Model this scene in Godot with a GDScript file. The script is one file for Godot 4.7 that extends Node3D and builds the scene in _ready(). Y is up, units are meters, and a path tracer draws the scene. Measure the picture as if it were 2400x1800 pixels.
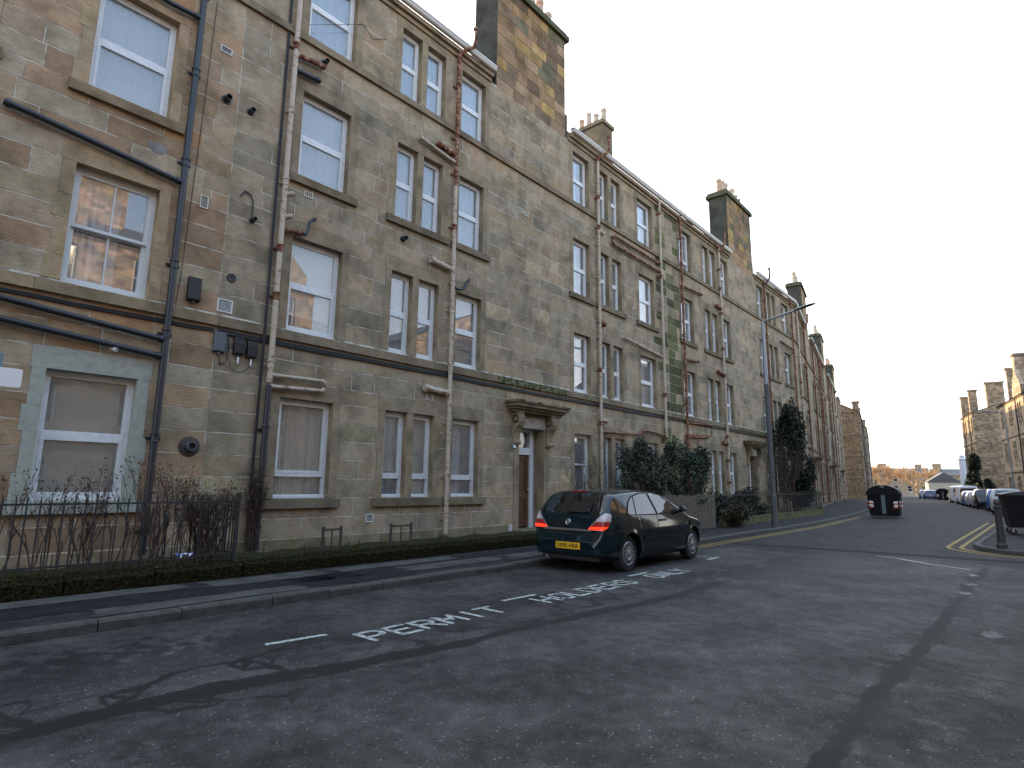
extends Node3D
# A street of stone tenements under a pale winter sky, one dark green hatchback at the kerb.

var rng := RandomNumberGenerator.new()
var M := {}
var T := {}
var taken := {}
const EYE := Vector3(0, 1.5, 10.8)


class B:
	# collects triangles of one mesh
	var v := PackedVector3Array()
	var n := PackedVector3Array()
	var c := PackedColorArray()
	var uv := PackedVector2Array()
	var col := Color(1, 1, 1)
	var use_uv := false

	func vert(p: Vector3, nn: Vector3, t := Vector2.ZERO) -> void:
		v.append(p)
		n.append(nn)
		c.append(col)
		if use_uv:
			uv.append(t)

	func tri(a: Vector3, b: Vector3, d: Vector3, hint := Vector3.ZERO) -> void:
		var nn := (d - a).cross(b - a)
		if nn.length_squared() < 1e-16:
			return
		nn = nn.normalized()
		if hint != Vector3.ZERO and nn.dot(hint) < 0:
			vert(a, -nn)
			vert(d, -nn)
			vert(b, -nn)
		else:
			vert(a, nn)
			vert(b, nn)
			vert(d, nn)

	func quad(a: Vector3, b: Vector3, d: Vector3, e: Vector3, hint := Vector3.ZERO) -> void:
		tri(a, b, d, hint)
		tri(a, d, e, hint)

	# smooth triangle with given normals
	func stri(a: Vector3, b: Vector3, d: Vector3, na: Vector3, nb: Vector3, nd: Vector3) -> void:
		var nn := (d - a).cross(b - a)
		if nn.length_squared() < 1e-18:
			return
		if nn.dot(na + nb + nd) < 0:
			vert(a, na)
			vert(d, nd)
			vert(b, nb)
		else:
			vert(a, na)
			vert(b, nb)
			vert(d, nd)

	func squad(a: Vector3, b: Vector3, d: Vector3, e: Vector3, na: Vector3, nb: Vector3, nd: Vector3, ne: Vector3) -> void:
		stri(a, b, d, na, nb, nd)
		stri(a, d, e, na, nd, ne)

	func box(p: Vector3, q: Vector3) -> void:
		quad(Vector3(p.x, p.y, q.z), Vector3(q.x, p.y, q.z), Vector3(q.x, q.y, q.z), Vector3(p.x, q.y, q.z), Vector3(0, 0, 1))
		quad(Vector3(p.x, p.y, p.z), Vector3(q.x, p.y, p.z), Vector3(q.x, q.y, p.z), Vector3(p.x, q.y, p.z), Vector3(0, 0, -1))
		quad(Vector3(p.x, p.y, p.z), Vector3(p.x, p.y, q.z), Vector3(p.x, q.y, q.z), Vector3(p.x, q.y, p.z), Vector3(-1, 0, 0))
		quad(Vector3(q.x, p.y, p.z), Vector3(q.x, p.y, q.z), Vector3(q.x, q.y, q.z), Vector3(q.x, q.y, p.z), Vector3(1, 0, 0))
		quad(Vector3(p.x, q.y, p.z), Vector3(q.x, q.y, p.z), Vector3(q.x, q.y, q.z), Vector3(p.x, q.y, q.z), Vector3(0, 1, 0))
		quad(Vector3(p.x, p.y, p.z), Vector3(q.x, p.y, p.z), Vector3(q.x, p.y, q.z), Vector3(p.x, p.y, q.z), Vector3(0, -1, 0))

	# box in a turned frame
	func obox(o: Vector3, ax: Vector3, ay: Vector3, az: Vector3) -> void:
		var p := []
		for i in 8:
			p.append(o + ax * (1.0 if i & 1 else -1.0) + ay * (1.0 if i & 2 else -1.0) + az * (1.0 if i & 4 else -1.0))
		quad(p[0], p[1], p[3], p[2], -az)
		quad(p[4], p[5], p[7], p[6], az)
		quad(p[0], p[2], p[6], p[4], -ax)
		quad(p[1], p[3], p[7], p[5], ax)
		quad(p[0], p[1], p[5], p[4], -ay)
		quad(p[2], p[3], p[7], p[6], ay)

	# dressed stone: front face with chamfered arrises, short sides, no back
	func stone(x0: float, x1: float, y0: float, y1: float, zb: float, zf: float, ch := 0.008) -> void:
		var a := Vector3(x0, y0, zf - ch)
		var b := Vector3(x1, y0, zf - ch)
		var d := Vector3(x1, y1, zf - ch)
		var e := Vector3(x0, y1, zf - ch)
		var a2 := Vector3(x0 + ch, y0 + ch, zf)
		var b2 := Vector3(x1 - ch, y0 + ch, zf)
		var d2 := Vector3(x1 - ch, y1 - ch, zf)
		var e2 := Vector3(x0 + ch, y1 - ch, zf)
		quad(a2, b2, d2, e2, Vector3(0, 0, 1))
		quad(a, b, b2, a2, Vector3(0, -1, 1))
		quad(b, d, d2, b2, Vector3(1, 0, 1))
		quad(d, e, e2, d2, Vector3(0, 1, 1))
		quad(e, a, a2, e2, Vector3(-1, 0, 1))
		var k := Vector3(0, 0, zb - zf + ch)
		quad(a, b, b + k, a + k, Vector3(0, -1, 0))
		quad(b, d, d + k, b + k, Vector3(1, 0, 0))
		quad(d, e, e + k, d + k, Vector3(0, 1, 0))
		quad(e, a, a + k, e + k, Vector3(-1, 0, 0))

	# round tube through points, radius per point or one radius
	func tube(pts: Array, r, sides := 8, caps := true) -> void:
		var rings := []
		var norms := []
		var up := Vector3.UP
		for i in pts.size():
			var t: Vector3
			if i == 0:
				t = pts[1] - pts[0]
			elif i == pts.size() - 1:
				t = pts[i] - pts[i - 1]
			else:
				t = (pts[i] - pts[i - 1]).normalized() + (pts[i + 1] - pts[i]).normalized()
			t = t.normalized()
			var s := up.cross(t)
			if s.length() < 0.05:
				s = Vector3.RIGHT.cross(t)
			s = s.normalized()
			var w := t.cross(s).normalized()
			var rr: float = r[i] if r is Array else r
			var ring := []
			var nr := []
			for k in sides:
				var a := TAU * k / sides
				var d := s * cos(a) + w * sin(a)
				ring.append(pts[i] + d * rr)
				nr.append(d)
			rings.append(ring)
			norms.append(nr)
		for i in pts.size() - 1:
			for k in sides:
				var k2 := (k + 1) % sides
				squad(rings[i][k], rings[i][k2], rings[i + 1][k2], rings[i + 1][k], norms[i][k], norms[i][k2], norms[i + 1][k2], norms[i + 1][k])
		if caps:
			var last := pts.size() - 1
			for k in range(1, sides - 1):
				tri(rings[0][0], rings[0][k], rings[0][k + 1], pts[0] - pts[1])
				tri(rings[last][0], rings[last][k], rings[last][k + 1], pts[last] - pts[last - 1])

	# profile [radius, height] turned round a line from o along ax
	func lathe(o: Vector3, ax: Vector3, prof: Array, sides := 12) -> void:
		ax = ax.normalized()
		var s := Vector3.UP.cross(ax)
		if s.length() < 0.05:
			s = Vector3.RIGHT.cross(ax)
		s = s.normalized()
		var w := ax.cross(s)
		for i in prof.size() - 1:
			var p0: Array = prof[i]
			var p1: Array = prof[i + 1]
			var slope := Vector2(p1[1] - p0[1], -(p1[0] - p0[0]))
			if slope.length() < 1e-7:
				continue
			slope = slope.normalized()
			for k in sides:
				var a0 := TAU * k / sides
				var a1 := TAU * (k + 1) / sides
				var d0 := s * cos(a0) + w * sin(a0)
				var d1 := s * cos(a1) + w * sin(a1)
				var n0 := d0 * slope.x + ax * slope.y
				var n1 := d1 * slope.x + ax * slope.y
				squad(o + d0 * p0[0] + ax * p0[1], o + d1 * p0[0] + ax * p0[1], o + d1 * p1[0] + ax * p1[1], o + d0 * p1[0] + ax * p1[1], n0, n1, n1, n0)

	# polygon in a plane (o, ax, ay) pushed along az
	func slab(poly: PackedVector2Array, o: Vector3, ax: Vector3, ay: Vector3, az: Vector3) -> void:
		var idx := Geometry2D.triangulate_polygon(poly)
		for i in range(0, idx.size(), 3):
			var q := []
			for j in 3:
				q.append(o + ax * poly[idx[i + j]].x + ay * poly[idx[i + j]].y)
			tri(q[0] + az, q[1] + az, q[2] + az, az)
			tri(q[0], q[1], q[2], -az)
		var mid := Vector2.ZERO
		for p in poly:
			mid += p / poly.size()
		for i in poly.size():
			var p := poly[i]
			var q := poly[(i + 1) % poly.size()]
			var out := (q - p).orthogonal()
			if not Geometry2D.is_polygon_clockwise(poly):
				out = -out
			var a := o + ax * p.x + ay * p.y
			var b := o + ax * q.x + ay * q.y
			quad(a, b, b + az, a + az, -(ax * out.x + ay * out.y))

	func mesh() -> ArrayMesh:
		var m := ArrayMesh.new()
		if v.is_empty():
			return m
		var arr := []
		arr.resize(Mesh.ARRAY_MAX)
		arr[Mesh.ARRAY_VERTEX] = v
		arr[Mesh.ARRAY_NORMAL] = n
		arr[Mesh.ARRAY_COLOR] = c
		if use_uv:
			arr[Mesh.ARRAY_TEX_UV] = uv
		m.add_surface_from_arrays(Mesh.PRIMITIVE_TRIANGLES, arr)
		return m


# ---------------------------------------------------------------- naming helpers
func numbered(called: String) -> String:
	if not taken.has(called):
		taken[called] = 0
		return called
	taken[called] += 1
	return "%s_%03d" % [called, taken[called]]


func thing(called: String, label: String, category: String, at := Vector3.ZERO, turn := 0.0, group := "") -> Node3D:
	var o := Node3D.new()
	o.name = numbered(called)
	add_child(o)
	o.position = at
	o.rotation.y = turn
	o.set_meta("label", label)
	o.set_meta("category", category)
	if group:
		o.set_meta("group", group)
	return o


func part(called: String, b: B, m: Material, parent: Node) -> MeshInstance3D:
	return mesh_part(called, b.mesh(), m, parent)


func mesh_part(called: String, me: Mesh, m: Material, parent: Node) -> MeshInstance3D:
	var o := MeshInstance3D.new()
	o.mesh = me
	o.material_override = m
	o.name = called
	parent.add_child(o, true)
	return o


func structure(called: String, b: B, m: Material) -> MeshInstance3D:
	var o := part(numbered(called), b, m, self)
	o.set_meta("kind", "structure")
	return o


func box_part(called: String, p: Vector3, q: Vector3, m: Material, parent: Node) -> MeshInstance3D:
	var b := B.new()
	b.box(p, q)
	return part(called, b, m, parent)


func rr(a: float, b: float) -> float:
	return rng.randf_range(a, b)


# ---------------------------------------------------------------- materials
func noise_image(w: int, h: int, freq: float, seed_: int, oct := 4, kind := FastNoiseLite.TYPE_SIMPLEX_SMOOTH) -> Image:
	var f := FastNoiseLite.new()
	f.noise_type = kind
	f.seed = seed_
	f.frequency = freq
	f.fractal_octaves = oct
	return f.get_seamless_image(w, h, false, false, 0.12)


func tex(im: Image) -> ImageTexture:
	return ImageTexture.create_from_image(im)


# grey picture -> colours along a ramp of [position, Color]
func ramped(im: Image, stops: Array) -> Image:
	var w := im.get_width()
	var h := im.get_height()
	var lut := PackedByteArray()
	lut.resize(256 * 3)
	for i in 256:
		var t := i / 255.0
		var cc: Color = stops[-1][1]
		for s in stops.size() - 1:
			if t <= stops[s + 1][0]:
				cc = stops[s][1].lerp(stops[s + 1][1], clampf((t - stops[s][0]) / (stops[s + 1][0] - stops[s][0]), 0, 1))
				break
		lut[i * 3] = int(clampf(cc.r, 0, 1) * 255)
		lut[i * 3 + 1] = int(clampf(cc.g, 0, 1) * 255)
		lut[i * 3 + 2] = int(clampf(cc.b, 0, 1) * 255)
	im.convert(Image.FORMAT_L8)
	var src := im.get_data()
	var out := PackedByteArray()
	out.resize(w * h * 3)
	for i in w * h:
		var k := src[i] * 3
		out[i * 3] = lut[k]
		out[i * 3 + 1] = lut[k + 1]
		out[i * 3 + 2] = lut[k + 2]
	return Image.create_from_data(w, h, false, Image.FORMAT_RGB8, out)


func mixed(a: Image, b: Image, wa: float, wb: float, bias := 0.0) -> Image:
	a.convert(Image.FORMAT_L8)
	b.convert(Image.FORMAT_L8)
	var da := a.get_data()
	var db := b.get_data()
	var out := PackedByteArray()
	out.resize(da.size())
	for i in da.size():
		out[i] = clampi(int(da[i] * wa + db[i] * wb + bias * 255), 0, 255)
	return Image.create_from_data(a.get_width(), a.get_height(), false, Image.FORMAT_L8, out)


func lin(r: float, g: float, b: float) -> Color:
	return Color(r, g, b).linear_to_srgb()


func plain(col: Color, rough := 0.7, metal := 0.0, spec := 0.5) -> StandardMaterial3D:
	var m := StandardMaterial3D.new()
	m.albedo_color = col
	m.roughness = rough
	m.metallic = metal
	m.metallic_specular = spec
	return m


func world_tex(m: StandardMaterial3D, t: Texture2D, metres: float) -> StandardMaterial3D:
	m.albedo_texture = t
	m.uv1_triplanar = true
	m.uv1_world_triplanar = true
	m.uv1_scale = Vector3.ONE / metres
	return m


func relief(m: StandardMaterial3D, t: Texture2D, cm: float) -> StandardMaterial3D:
	m.heightmap_enabled = true
	m.heightmap_texture = t
	m.heightmap_scale = cm
	return m


func stains(m: StandardMaterial3D, t: Texture2D, metres: float) -> StandardMaterial3D:
	m.detail_enabled = true
	m.detail_albedo = t
	m.detail_blend_mode = BaseMaterial3D.BLEND_MODE_MUL
	m.detail_uv_layer = BaseMaterial3D.DETAIL_UV_2
	m.uv2_triplanar = true
	m.uv2_world_triplanar = true
	m.uv2_scale = Vector3.ONE / metres
	return m


func make_materials() -> void:
	# stone: fine tooled grain, coarser blotches
	var fine := noise_image(512, 512, 0.09, 11, 4)
	var streak := noise_image(512, 128, 0.05, 12, 4)
	streak.resize(512, 512)
	var streak_h := noise_image(128, 512, 0.06, 13, 4)
	streak_h.resize(512, 512, Image.INTERPOLATE_BILINEAR)
	var grain := mixed(fine, streak_h, 0.55, 0.45)
	T.stone = tex(ramped(mixed(grain, noise_image(512, 512, 0.012, 14, 3), 0.7, 0.3), [[0.0, Color(0.70, 0.685, 0.67)], [0.5, Color(0.92, 0.915, 0.91)], [1.0, Color(1, 1, 1)]]))
	T.grain = tex(grain)
	T.mortar = tex(ramped(noise_image(1024, 1024, 0.012, 19, 5), [[0.0, Color(0.56, 0.54, 0.49)], [0.36, Color(0.62, 0.60, 0.55)], [0.5, Color(0.80, 0.785, 0.74)], [1.0, Color(0.90, 0.885, 0.84)]]))
	T.blotch = tex(ramped(noise_image(1024, 1024, 0.006, 21, 5), [[0.0, Color(0.74, 0.74, 0.74)], [0.35, Color(0.90, 0.895, 0.885)], [0.6, Color(1, 1, 1)], [1.0, Color(0.95, 0.91, 0.86)]]))
	T.mossy = tex(ramped(noise_image(512, 512, 0.02, 23, 5), [[0.0, Color(0.20, 0.21, 0.13)], [0.42, Color(0.33, 0.34, 0.21)], [0.55, Color(0.42, 0.41, 0.30)], [0.7, Color(0.48, 0.46, 0.38)], [1.0, Color(0.52, 0.49, 0.43)]]))
	T.moss_dark = tex(ramped(noise_image(512, 512, 0.03, 24, 5), [[0.0, Color(0.10, 0.09, 0.07)], [0.40, Color(0.16, 0.15, 0.10)], [0.48, Color(0.21, 0.23, 0.10)], [0.56, Color(0.22, 0.20, 0.15)], [0.75, Color(0.30, 0.27, 0.22)], [1.0, Color(0.48, 0.27, 0.16)]]))
	T.rubble = tex(rubble())
	T.rust = tex(ramped(noise_image(512, 512, 0.016, 31, 5), [[0.0, Color(0.34, 0.17, 0.09)], [0.16, Color(0.48, 0.27, 0.15)], [0.22, Color(0.68, 0.55, 0.43)], [0.28, Color(0.74, 0.68, 0.60)], [0.7, Color(0.78, 0.73, 0.66)], [1.0, Color(0.70, 0.64, 0.56)]]))
	T.rusty = tex(ramped(noise_image(512, 512, 0.018, 32, 5), [[0.0, Color(0.27, 0.13, 0.08)], [0.5, Color(0.47, 0.25, 0.13)], [0.62, Color(0.62, 0.42, 0.28)], [0.72, Color(0.74, 0.65, 0.55)], [1.0, Color(0.78, 0.70, 0.62)]]))
	var speck := noise_image(512, 512, 0.22, 41, 2)
	T.asphalt = tex(ramped(mixed(speck, noise_image(512, 512, 0.008, 42, 4), 0.6, 0.4), [[0.0, Color(0.17, 0.17, 0.18)], [0.5, Color(0.285, 0.28, 0.29)], [0.68, Color(0.33, 0.325, 0.33)], [0.78, Color(0.45, 0.44, 0.43)], [1.0, Color(0.62, 0.6, 0.58)]]))
	T.speck = tex(speck)
	T.soil = tex(ramped(mixed(noise_image(512, 512, 0.05, 51, 5), speck, 0.6, 0.4), [[0.0, Color(0.12, 0.11, 0.08)], [0.45, Color(0.26, 0.24, 0.18)], [0.65, Color(0.30, 0.31, 0.18)], [1.0, Color(0.45, 0.42, 0.36)]]))
	T.paint = tex(ramped(mixed(speck, noise_image(512, 512, 0.03, 61, 4), 0.55, 0.45), [[0.0, Color(0.28, 0.28, 0.29)], [0.36, Color(0.35, 0.35, 0.35)], [0.42, Color(0.62, 0.63, 0.62)], [0.55, Color(0.78, 0.79, 0.77)], [1.0, Color(0.84, 0.85, 0.83)]]))
	T.wood = tex(ramped(noise_image(64, 512, 0.04, 71, 4), [[0.0, Color(0.30, 0.27, 0.23)], [0.5, Color(0.46, 0.43, 0.38)], [1.0, Color(0.58, 0.55, 0.50)]]))
	T.grime = tex(ramped(noise_image(512, 512, 0.03, 81, 5), [[0.0, Color(0.90, 0.895, 0.885)], [0.45, Color(0.97, 0.97, 0.965)], [1.0, Color(1, 1, 1)]]))

	# ashlar of every building takes its tint from the stone itself (vertex colour)
	var s := plain(Color.WHITE, 0.92, 0, 0.25)
	s.vertex_color_use_as_albedo = true
	world_tex(s, T.stone, 1.7)
	relief(s, T.grain, 0.5)
	stains(s, T.blotch, 6.3)
	M.stone = s
	M.mortar = world_tex(plain(lin(0.9, 0.9, 0.9), 0.95, 0, 0.2), T.mortar, 5.1)
	M.moss_stone = relief(world_tex(plain(lin(0.9, 0.9, 0.9), 0.95, 0, 0.15), T.mossy, 1.6), T.grain, 0.8)
	M.cream_paint = stains(world_tex(plain(lin(0.40, 0.41, 0.35), 0.8), T.grime, 1.5), T.grime, 3.3)
	M.frieze = stains(world_tex(plain(lin(0.52, 0.48, 0.42), 0.85), T.stone, 0.7), T.blotch, 1.3)
	M.white = world_tex(plain(lin(0.74, 0.75, 0.76), 0.38), T.grime, 1.9)
	M.white_old = world_tex(plain(lin(0.66, 0.67, 0.66), 0.55), T.grime, 0.5)
	M.gutter = world_tex(plain(lin(0.60, 0.58, 0.54), 0.5), T.grime, 0.8)
	var g := plain(Color(1, 1, 1, 0.04), 0.01)
	g.transparency = BaseMaterial3D.TRANSPARENCY_ALPHA
	M.glass = g
	M.room = plain(lin(0.14, 0.13, 0.12), 0.9)
	M.net = plain(lin(0.15, 0.17, 0.20), 0.95, 0, 0.2)
	M.blind_cream = plain(lin(0.58, 0.56, 0.44), 0.8, 0, 0.3)
	M.blind_white = plain(lin(0.42, 0.46, 0.46), 0.7, 0, 0.3)
	M.curtain = plain(lin(0.36, 0.28, 0.18), 0.95, 0, 0.2)
	M.curtain_grey = plain(lin(0.30, 0.32, 0.34), 0.95, 0, 0.2)
	M.dark = plain(lin(0.02, 0.02, 0.022), 0.6)
	M.pipe = world_tex(plain(lin(0.82, 0.80, 0.78), 0.6), T.rust, 1.7)
	M.pipe_rust = world_tex(plain(lin(0.74, 0.70, 0.68), 0.8), T.rusty, 1.5)
	M.pipe_black = world_tex(plain(lin(0.022, 0.026, 0.034), 0.42), T.grime, 0.7)
	M.cable = plain(lin(0.018, 0.018, 0.02), 0.55)
	M.box_black = plain(lin(0.016, 0.016, 0.018), 0.5)
	M.box_grey = plain(lin(0.09, 0.10, 0.115), 0.5)
	M.slate = relief(world_tex(plain(lin(0.085, 0.088, 0.095), 0.6), T.stone, 1.3), T.grain, 0.8)
	M.terracotta = world_tex(plain(lin(0.60, 0.40, 0.27), 0.8), T.stone, 0.6)
	M.pot_buff = world_tex(plain(lin(0.62, 0.52, 0.40), 0.8), T.stone, 0.6)
	M.door = world_tex(plain(lin(0.62, 0.30, 0.17), 0.5), T.wood, 0.6)
	M.iron = world_tex(plain(lin(0.03, 0.028, 0.028), 0.6), T.grime, 0.4)
	M.iron_rust = plain(lin(0.055, 0.042, 0.036), 0.8)
	M.asphalt = relief(world_tex(plain(lin(0.56, 0.51, 0.48), 0.85, 0, 0.35), T.asphalt, 1.4), T.speck, 0.5)
	stains(M.asphalt, T.blotch, 9.0)
	M.pavement = relief(world_tex(plain(lin(0.50, 0.49, 0.49), 0.9, 0, 0.3), T.asphalt, 1.1), T.speck, 0.4)
	stains(M.pavement, T.blotch, 3.1)
	M.pavement_pale = relief(world_tex(plain(lin(0.115, 0.11, 0.10), 0.9, 0, 0.3), T.stone, 0.9), T.speck, 0.4)
	stains(M.pavement_pale, T.blotch, 4.7)
	M.pavement_dark = relief(world_tex(plain(lin(0.27, 0.265, 0.28), 0.9, 0, 0.3), T.asphalt, 1.3), T.speck, 0.4)
	M.kerb = relief(world_tex(plain(lin(0.085, 0.085, 0.074), 0.9), T.stone, 0.7), T.grain, 0.5)
	stains(M.kerb, T.blotch, 1.3)
	M.soil = relief(world_tex(plain(lin(0.75, 0.75, 0.75), 1.0, 0, 0.1), T.soil, 1.3), T.grain, 2.5)
	M.paint_white = world_tex(plain(lin(0.85, 0.86, 0.84), 0.8), T.paint, 0.9)
	M.paint_yellow = world_tex(plain(lin(0.52, 0.34, 0.055), 0.8), T.paint, 0.8)
	M.fence_wood = world_tex(plain(lin(0.62, 0.60, 0.56), 0.9), T.wood, 0.9)
	M.bark = relief(world_tex(plain(lin(0.075, 0.055, 0.042), 0.95), T.stone, 0.4), T.grain, 1.5)
	M.stem = plain(lin(0.075, 0.045, 0.032), 0.9)
	M.galv = world_tex(plain(lin(0.28, 0.30, 0.33), 0.45, 0.5), T.grime, 0.9)
	M.post_dark = world_tex(plain(lin(0.075, 0.075, 0.08), 0.6), T.grime, 0.7)
	M.moss_wall = relief(world_tex(plain(lin(0.55, 0.55, 0.5), 1.0, 0, 0.1), T.moss_dark, 0.9), T.grain, 2.0)
	M.leaf = leafy()
	M.rubber = plain(lin(0.018, 0.018, 0.019), 0.85)
	M.plastic_black = plain(lin(0.010, 0.010, 0.011), 0.5, 0, 0.25)
	M.chrome = plain(lin(0.62, 0.63, 0.65), 0.18, 1.0)
	M.alloy = plain(lin(0.34, 0.34, 0.35), 0.38, 0.7)
	M.steel = plain(lin(0.35, 0.36, 0.37), 0.4, 0.8)


func leafy() -> StandardMaterial3D:
	var m := plain(Color.WHITE, 0.55, 0, 0.4)
	m.vertex_color_use_as_albedo = true
	m.backlight_enabled = true
	m.backlight = Color(0.25, 0.28, 0.12)
	m.cull_mode = BaseMaterial3D.CULL_DISABLED
	return m


func car_paint(c: Color, rough := 0.07) -> StandardMaterial3D:
	return plain(c, rough, 0.0, 0.5)


func rubble() -> Image:
	# squared rubble too far off to tell stone from stone: tone per block, paler joints
	var im := Image.create(512, 512, false, Image.FORMAT_RGB8)
	im.fill(Color(0.86, 0.84, 0.80))
	var r2 := RandomNumberGenerator.new()
	r2.seed = 606
	var y := 0
	while y < 512:
		var h := mini(r2.randi_range(22, 40), 512 - y)
		if 512 - y - h < 16:
			h = 512 - y
		var x := 0
		while x < 512:
			var w := mini(r2.randi_range(34, 90), 512 - x)
			if 512 - x - w < 20:
				w = 512 - x
			var k := r2.randf_range(0.6, 1.0)
			im.fill_rect(Rect2i(x + 1, y + 1, w - 2, h - 2), Color(k, k * r2.randf_range(0.93, 1.0), k * r2.randf_range(0.85, 0.98)))
			x += w
		y += h
	return im


# ---------------------------------------------------------------- tenement fronts
const SILL := [1.2, 4.48, 7.74, 10.98]
const HEAD := [3.12, 6.41, 9.66, 12.80]
const ROWS := [0.45, 0.82, 1.2, 1.584, 1.968, 2.352, 2.736, 3.12, 3.45, 3.85, 4.25, 4.48, 4.866, 5.252, 5.638, 6.024, 6.41, 6.74, 7.073, 7.407, 7.74, 8.124, 8.508, 8.892, 9.276, 9.66, 9.99, 10.38, 10.77, 10.98, 11.344, 11.708, 12.072, 12.436, 12.80, 13.05]


# wall of boxes round rectangular openings [u0, u1, y0, y1]
func wall_core(b: B, u0: float, u1: float, y0: float, y1: float, zb: float, zf: float, holes: Array) -> void:
	var xs := [u0, u1]
	for h in holes:
		for k in [h[0], h[1]]:
			if k > u0 + 0.001 and k < u1 - 0.001 and not xs.has(k):
				xs.append(k)
	xs.sort()
	for i in xs.size() - 1:
		var a: float = xs[i]
		var d: float = xs[i + 1]
		var cuts := []
		for h in holes:
			if h[0] <= a + 0.001 and h[1] >= d - 0.001:
				cuts.append([h[2], h[3]])
		cuts.sort_custom(func(p, q): return p[0] < q[0])
		var y := y0
		for cc in cuts:
			if cc[0] > y + 0.001:
				shell(b, a, d, y, cc[0], zb, zf)
			y = maxf(y, cc[1])
		if y1 > y + 0.001:
			shell(b, a, d, y, y1, zb, zf)


func shell(b: B, x0: float, x1: float, y0: float, y1: float, zb: float, zf: float) -> void:
	b.quad(Vector3(x0, y0, zf), Vector3(x1, y0, zf), Vector3(x1, y1, zf), Vector3(x0, y1, zf), Vector3(0, 0, 1))
	b.quad(Vector3(x0, y0, zb), Vector3(x1, y0, zb), Vector3(x1, y1, zb), Vector3(x0, y1, zb), Vector3(0, 0, -1))
	b.quad(Vector3(x0, y0, zb), Vector3(x0, y0, zf), Vector3(x0, y1, zf), Vector3(x0, y1, zb), Vector3(-1, 0, 0))
	b.quad(Vector3(x1, y0, zb), Vector3(x1, y0, zf), Vector3(x1, y1, zf), Vector3(x1, y1, zb), Vector3(1, 0, 0))
	b.quad(Vector3(x0, y0, zb), Vector3(x1, y0, zb), Vector3(x1, y0, zf), Vector3(x0, y0, zf), Vector3(0, -1, 0))
	b.quad(Vector3(x0, y1, zb), Vector3(x1, y1, zb), Vector3(x1, y1, zf), Vector3(x0, y1, zf), Vector3(0, 1, 0))


func ring(b: B, x0: float, x1: float, y0: float, y1: float, w: float, zb: float, zf: float) -> void:
	b.box(Vector3(x0, y0, zb), Vector3(x0 + w, y1, zf))
	b.box(Vector3(x1 - w, y0, zb), Vector3(x1, y1, zf))
	b.box(Vector3(x0 + w, y0, zb), Vector3(x1 - w, y0 + w, zf))
	b.box(Vector3(x0 + w, y1 - w, zb), Vector3(x1 - w, y1, zf))


func pane(win: Node, x0: float, x1: float, y0: float, y1: float, z: float) -> void:
	# a double-glazed unit: two sheets with a gap
	var b := B.new()
	for k in [0.0, -0.02]:
		shell(b, x0, x1, y0, y1, z + k - 0.004, z + k)
	part("pane", b, M.glass, win)


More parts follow.
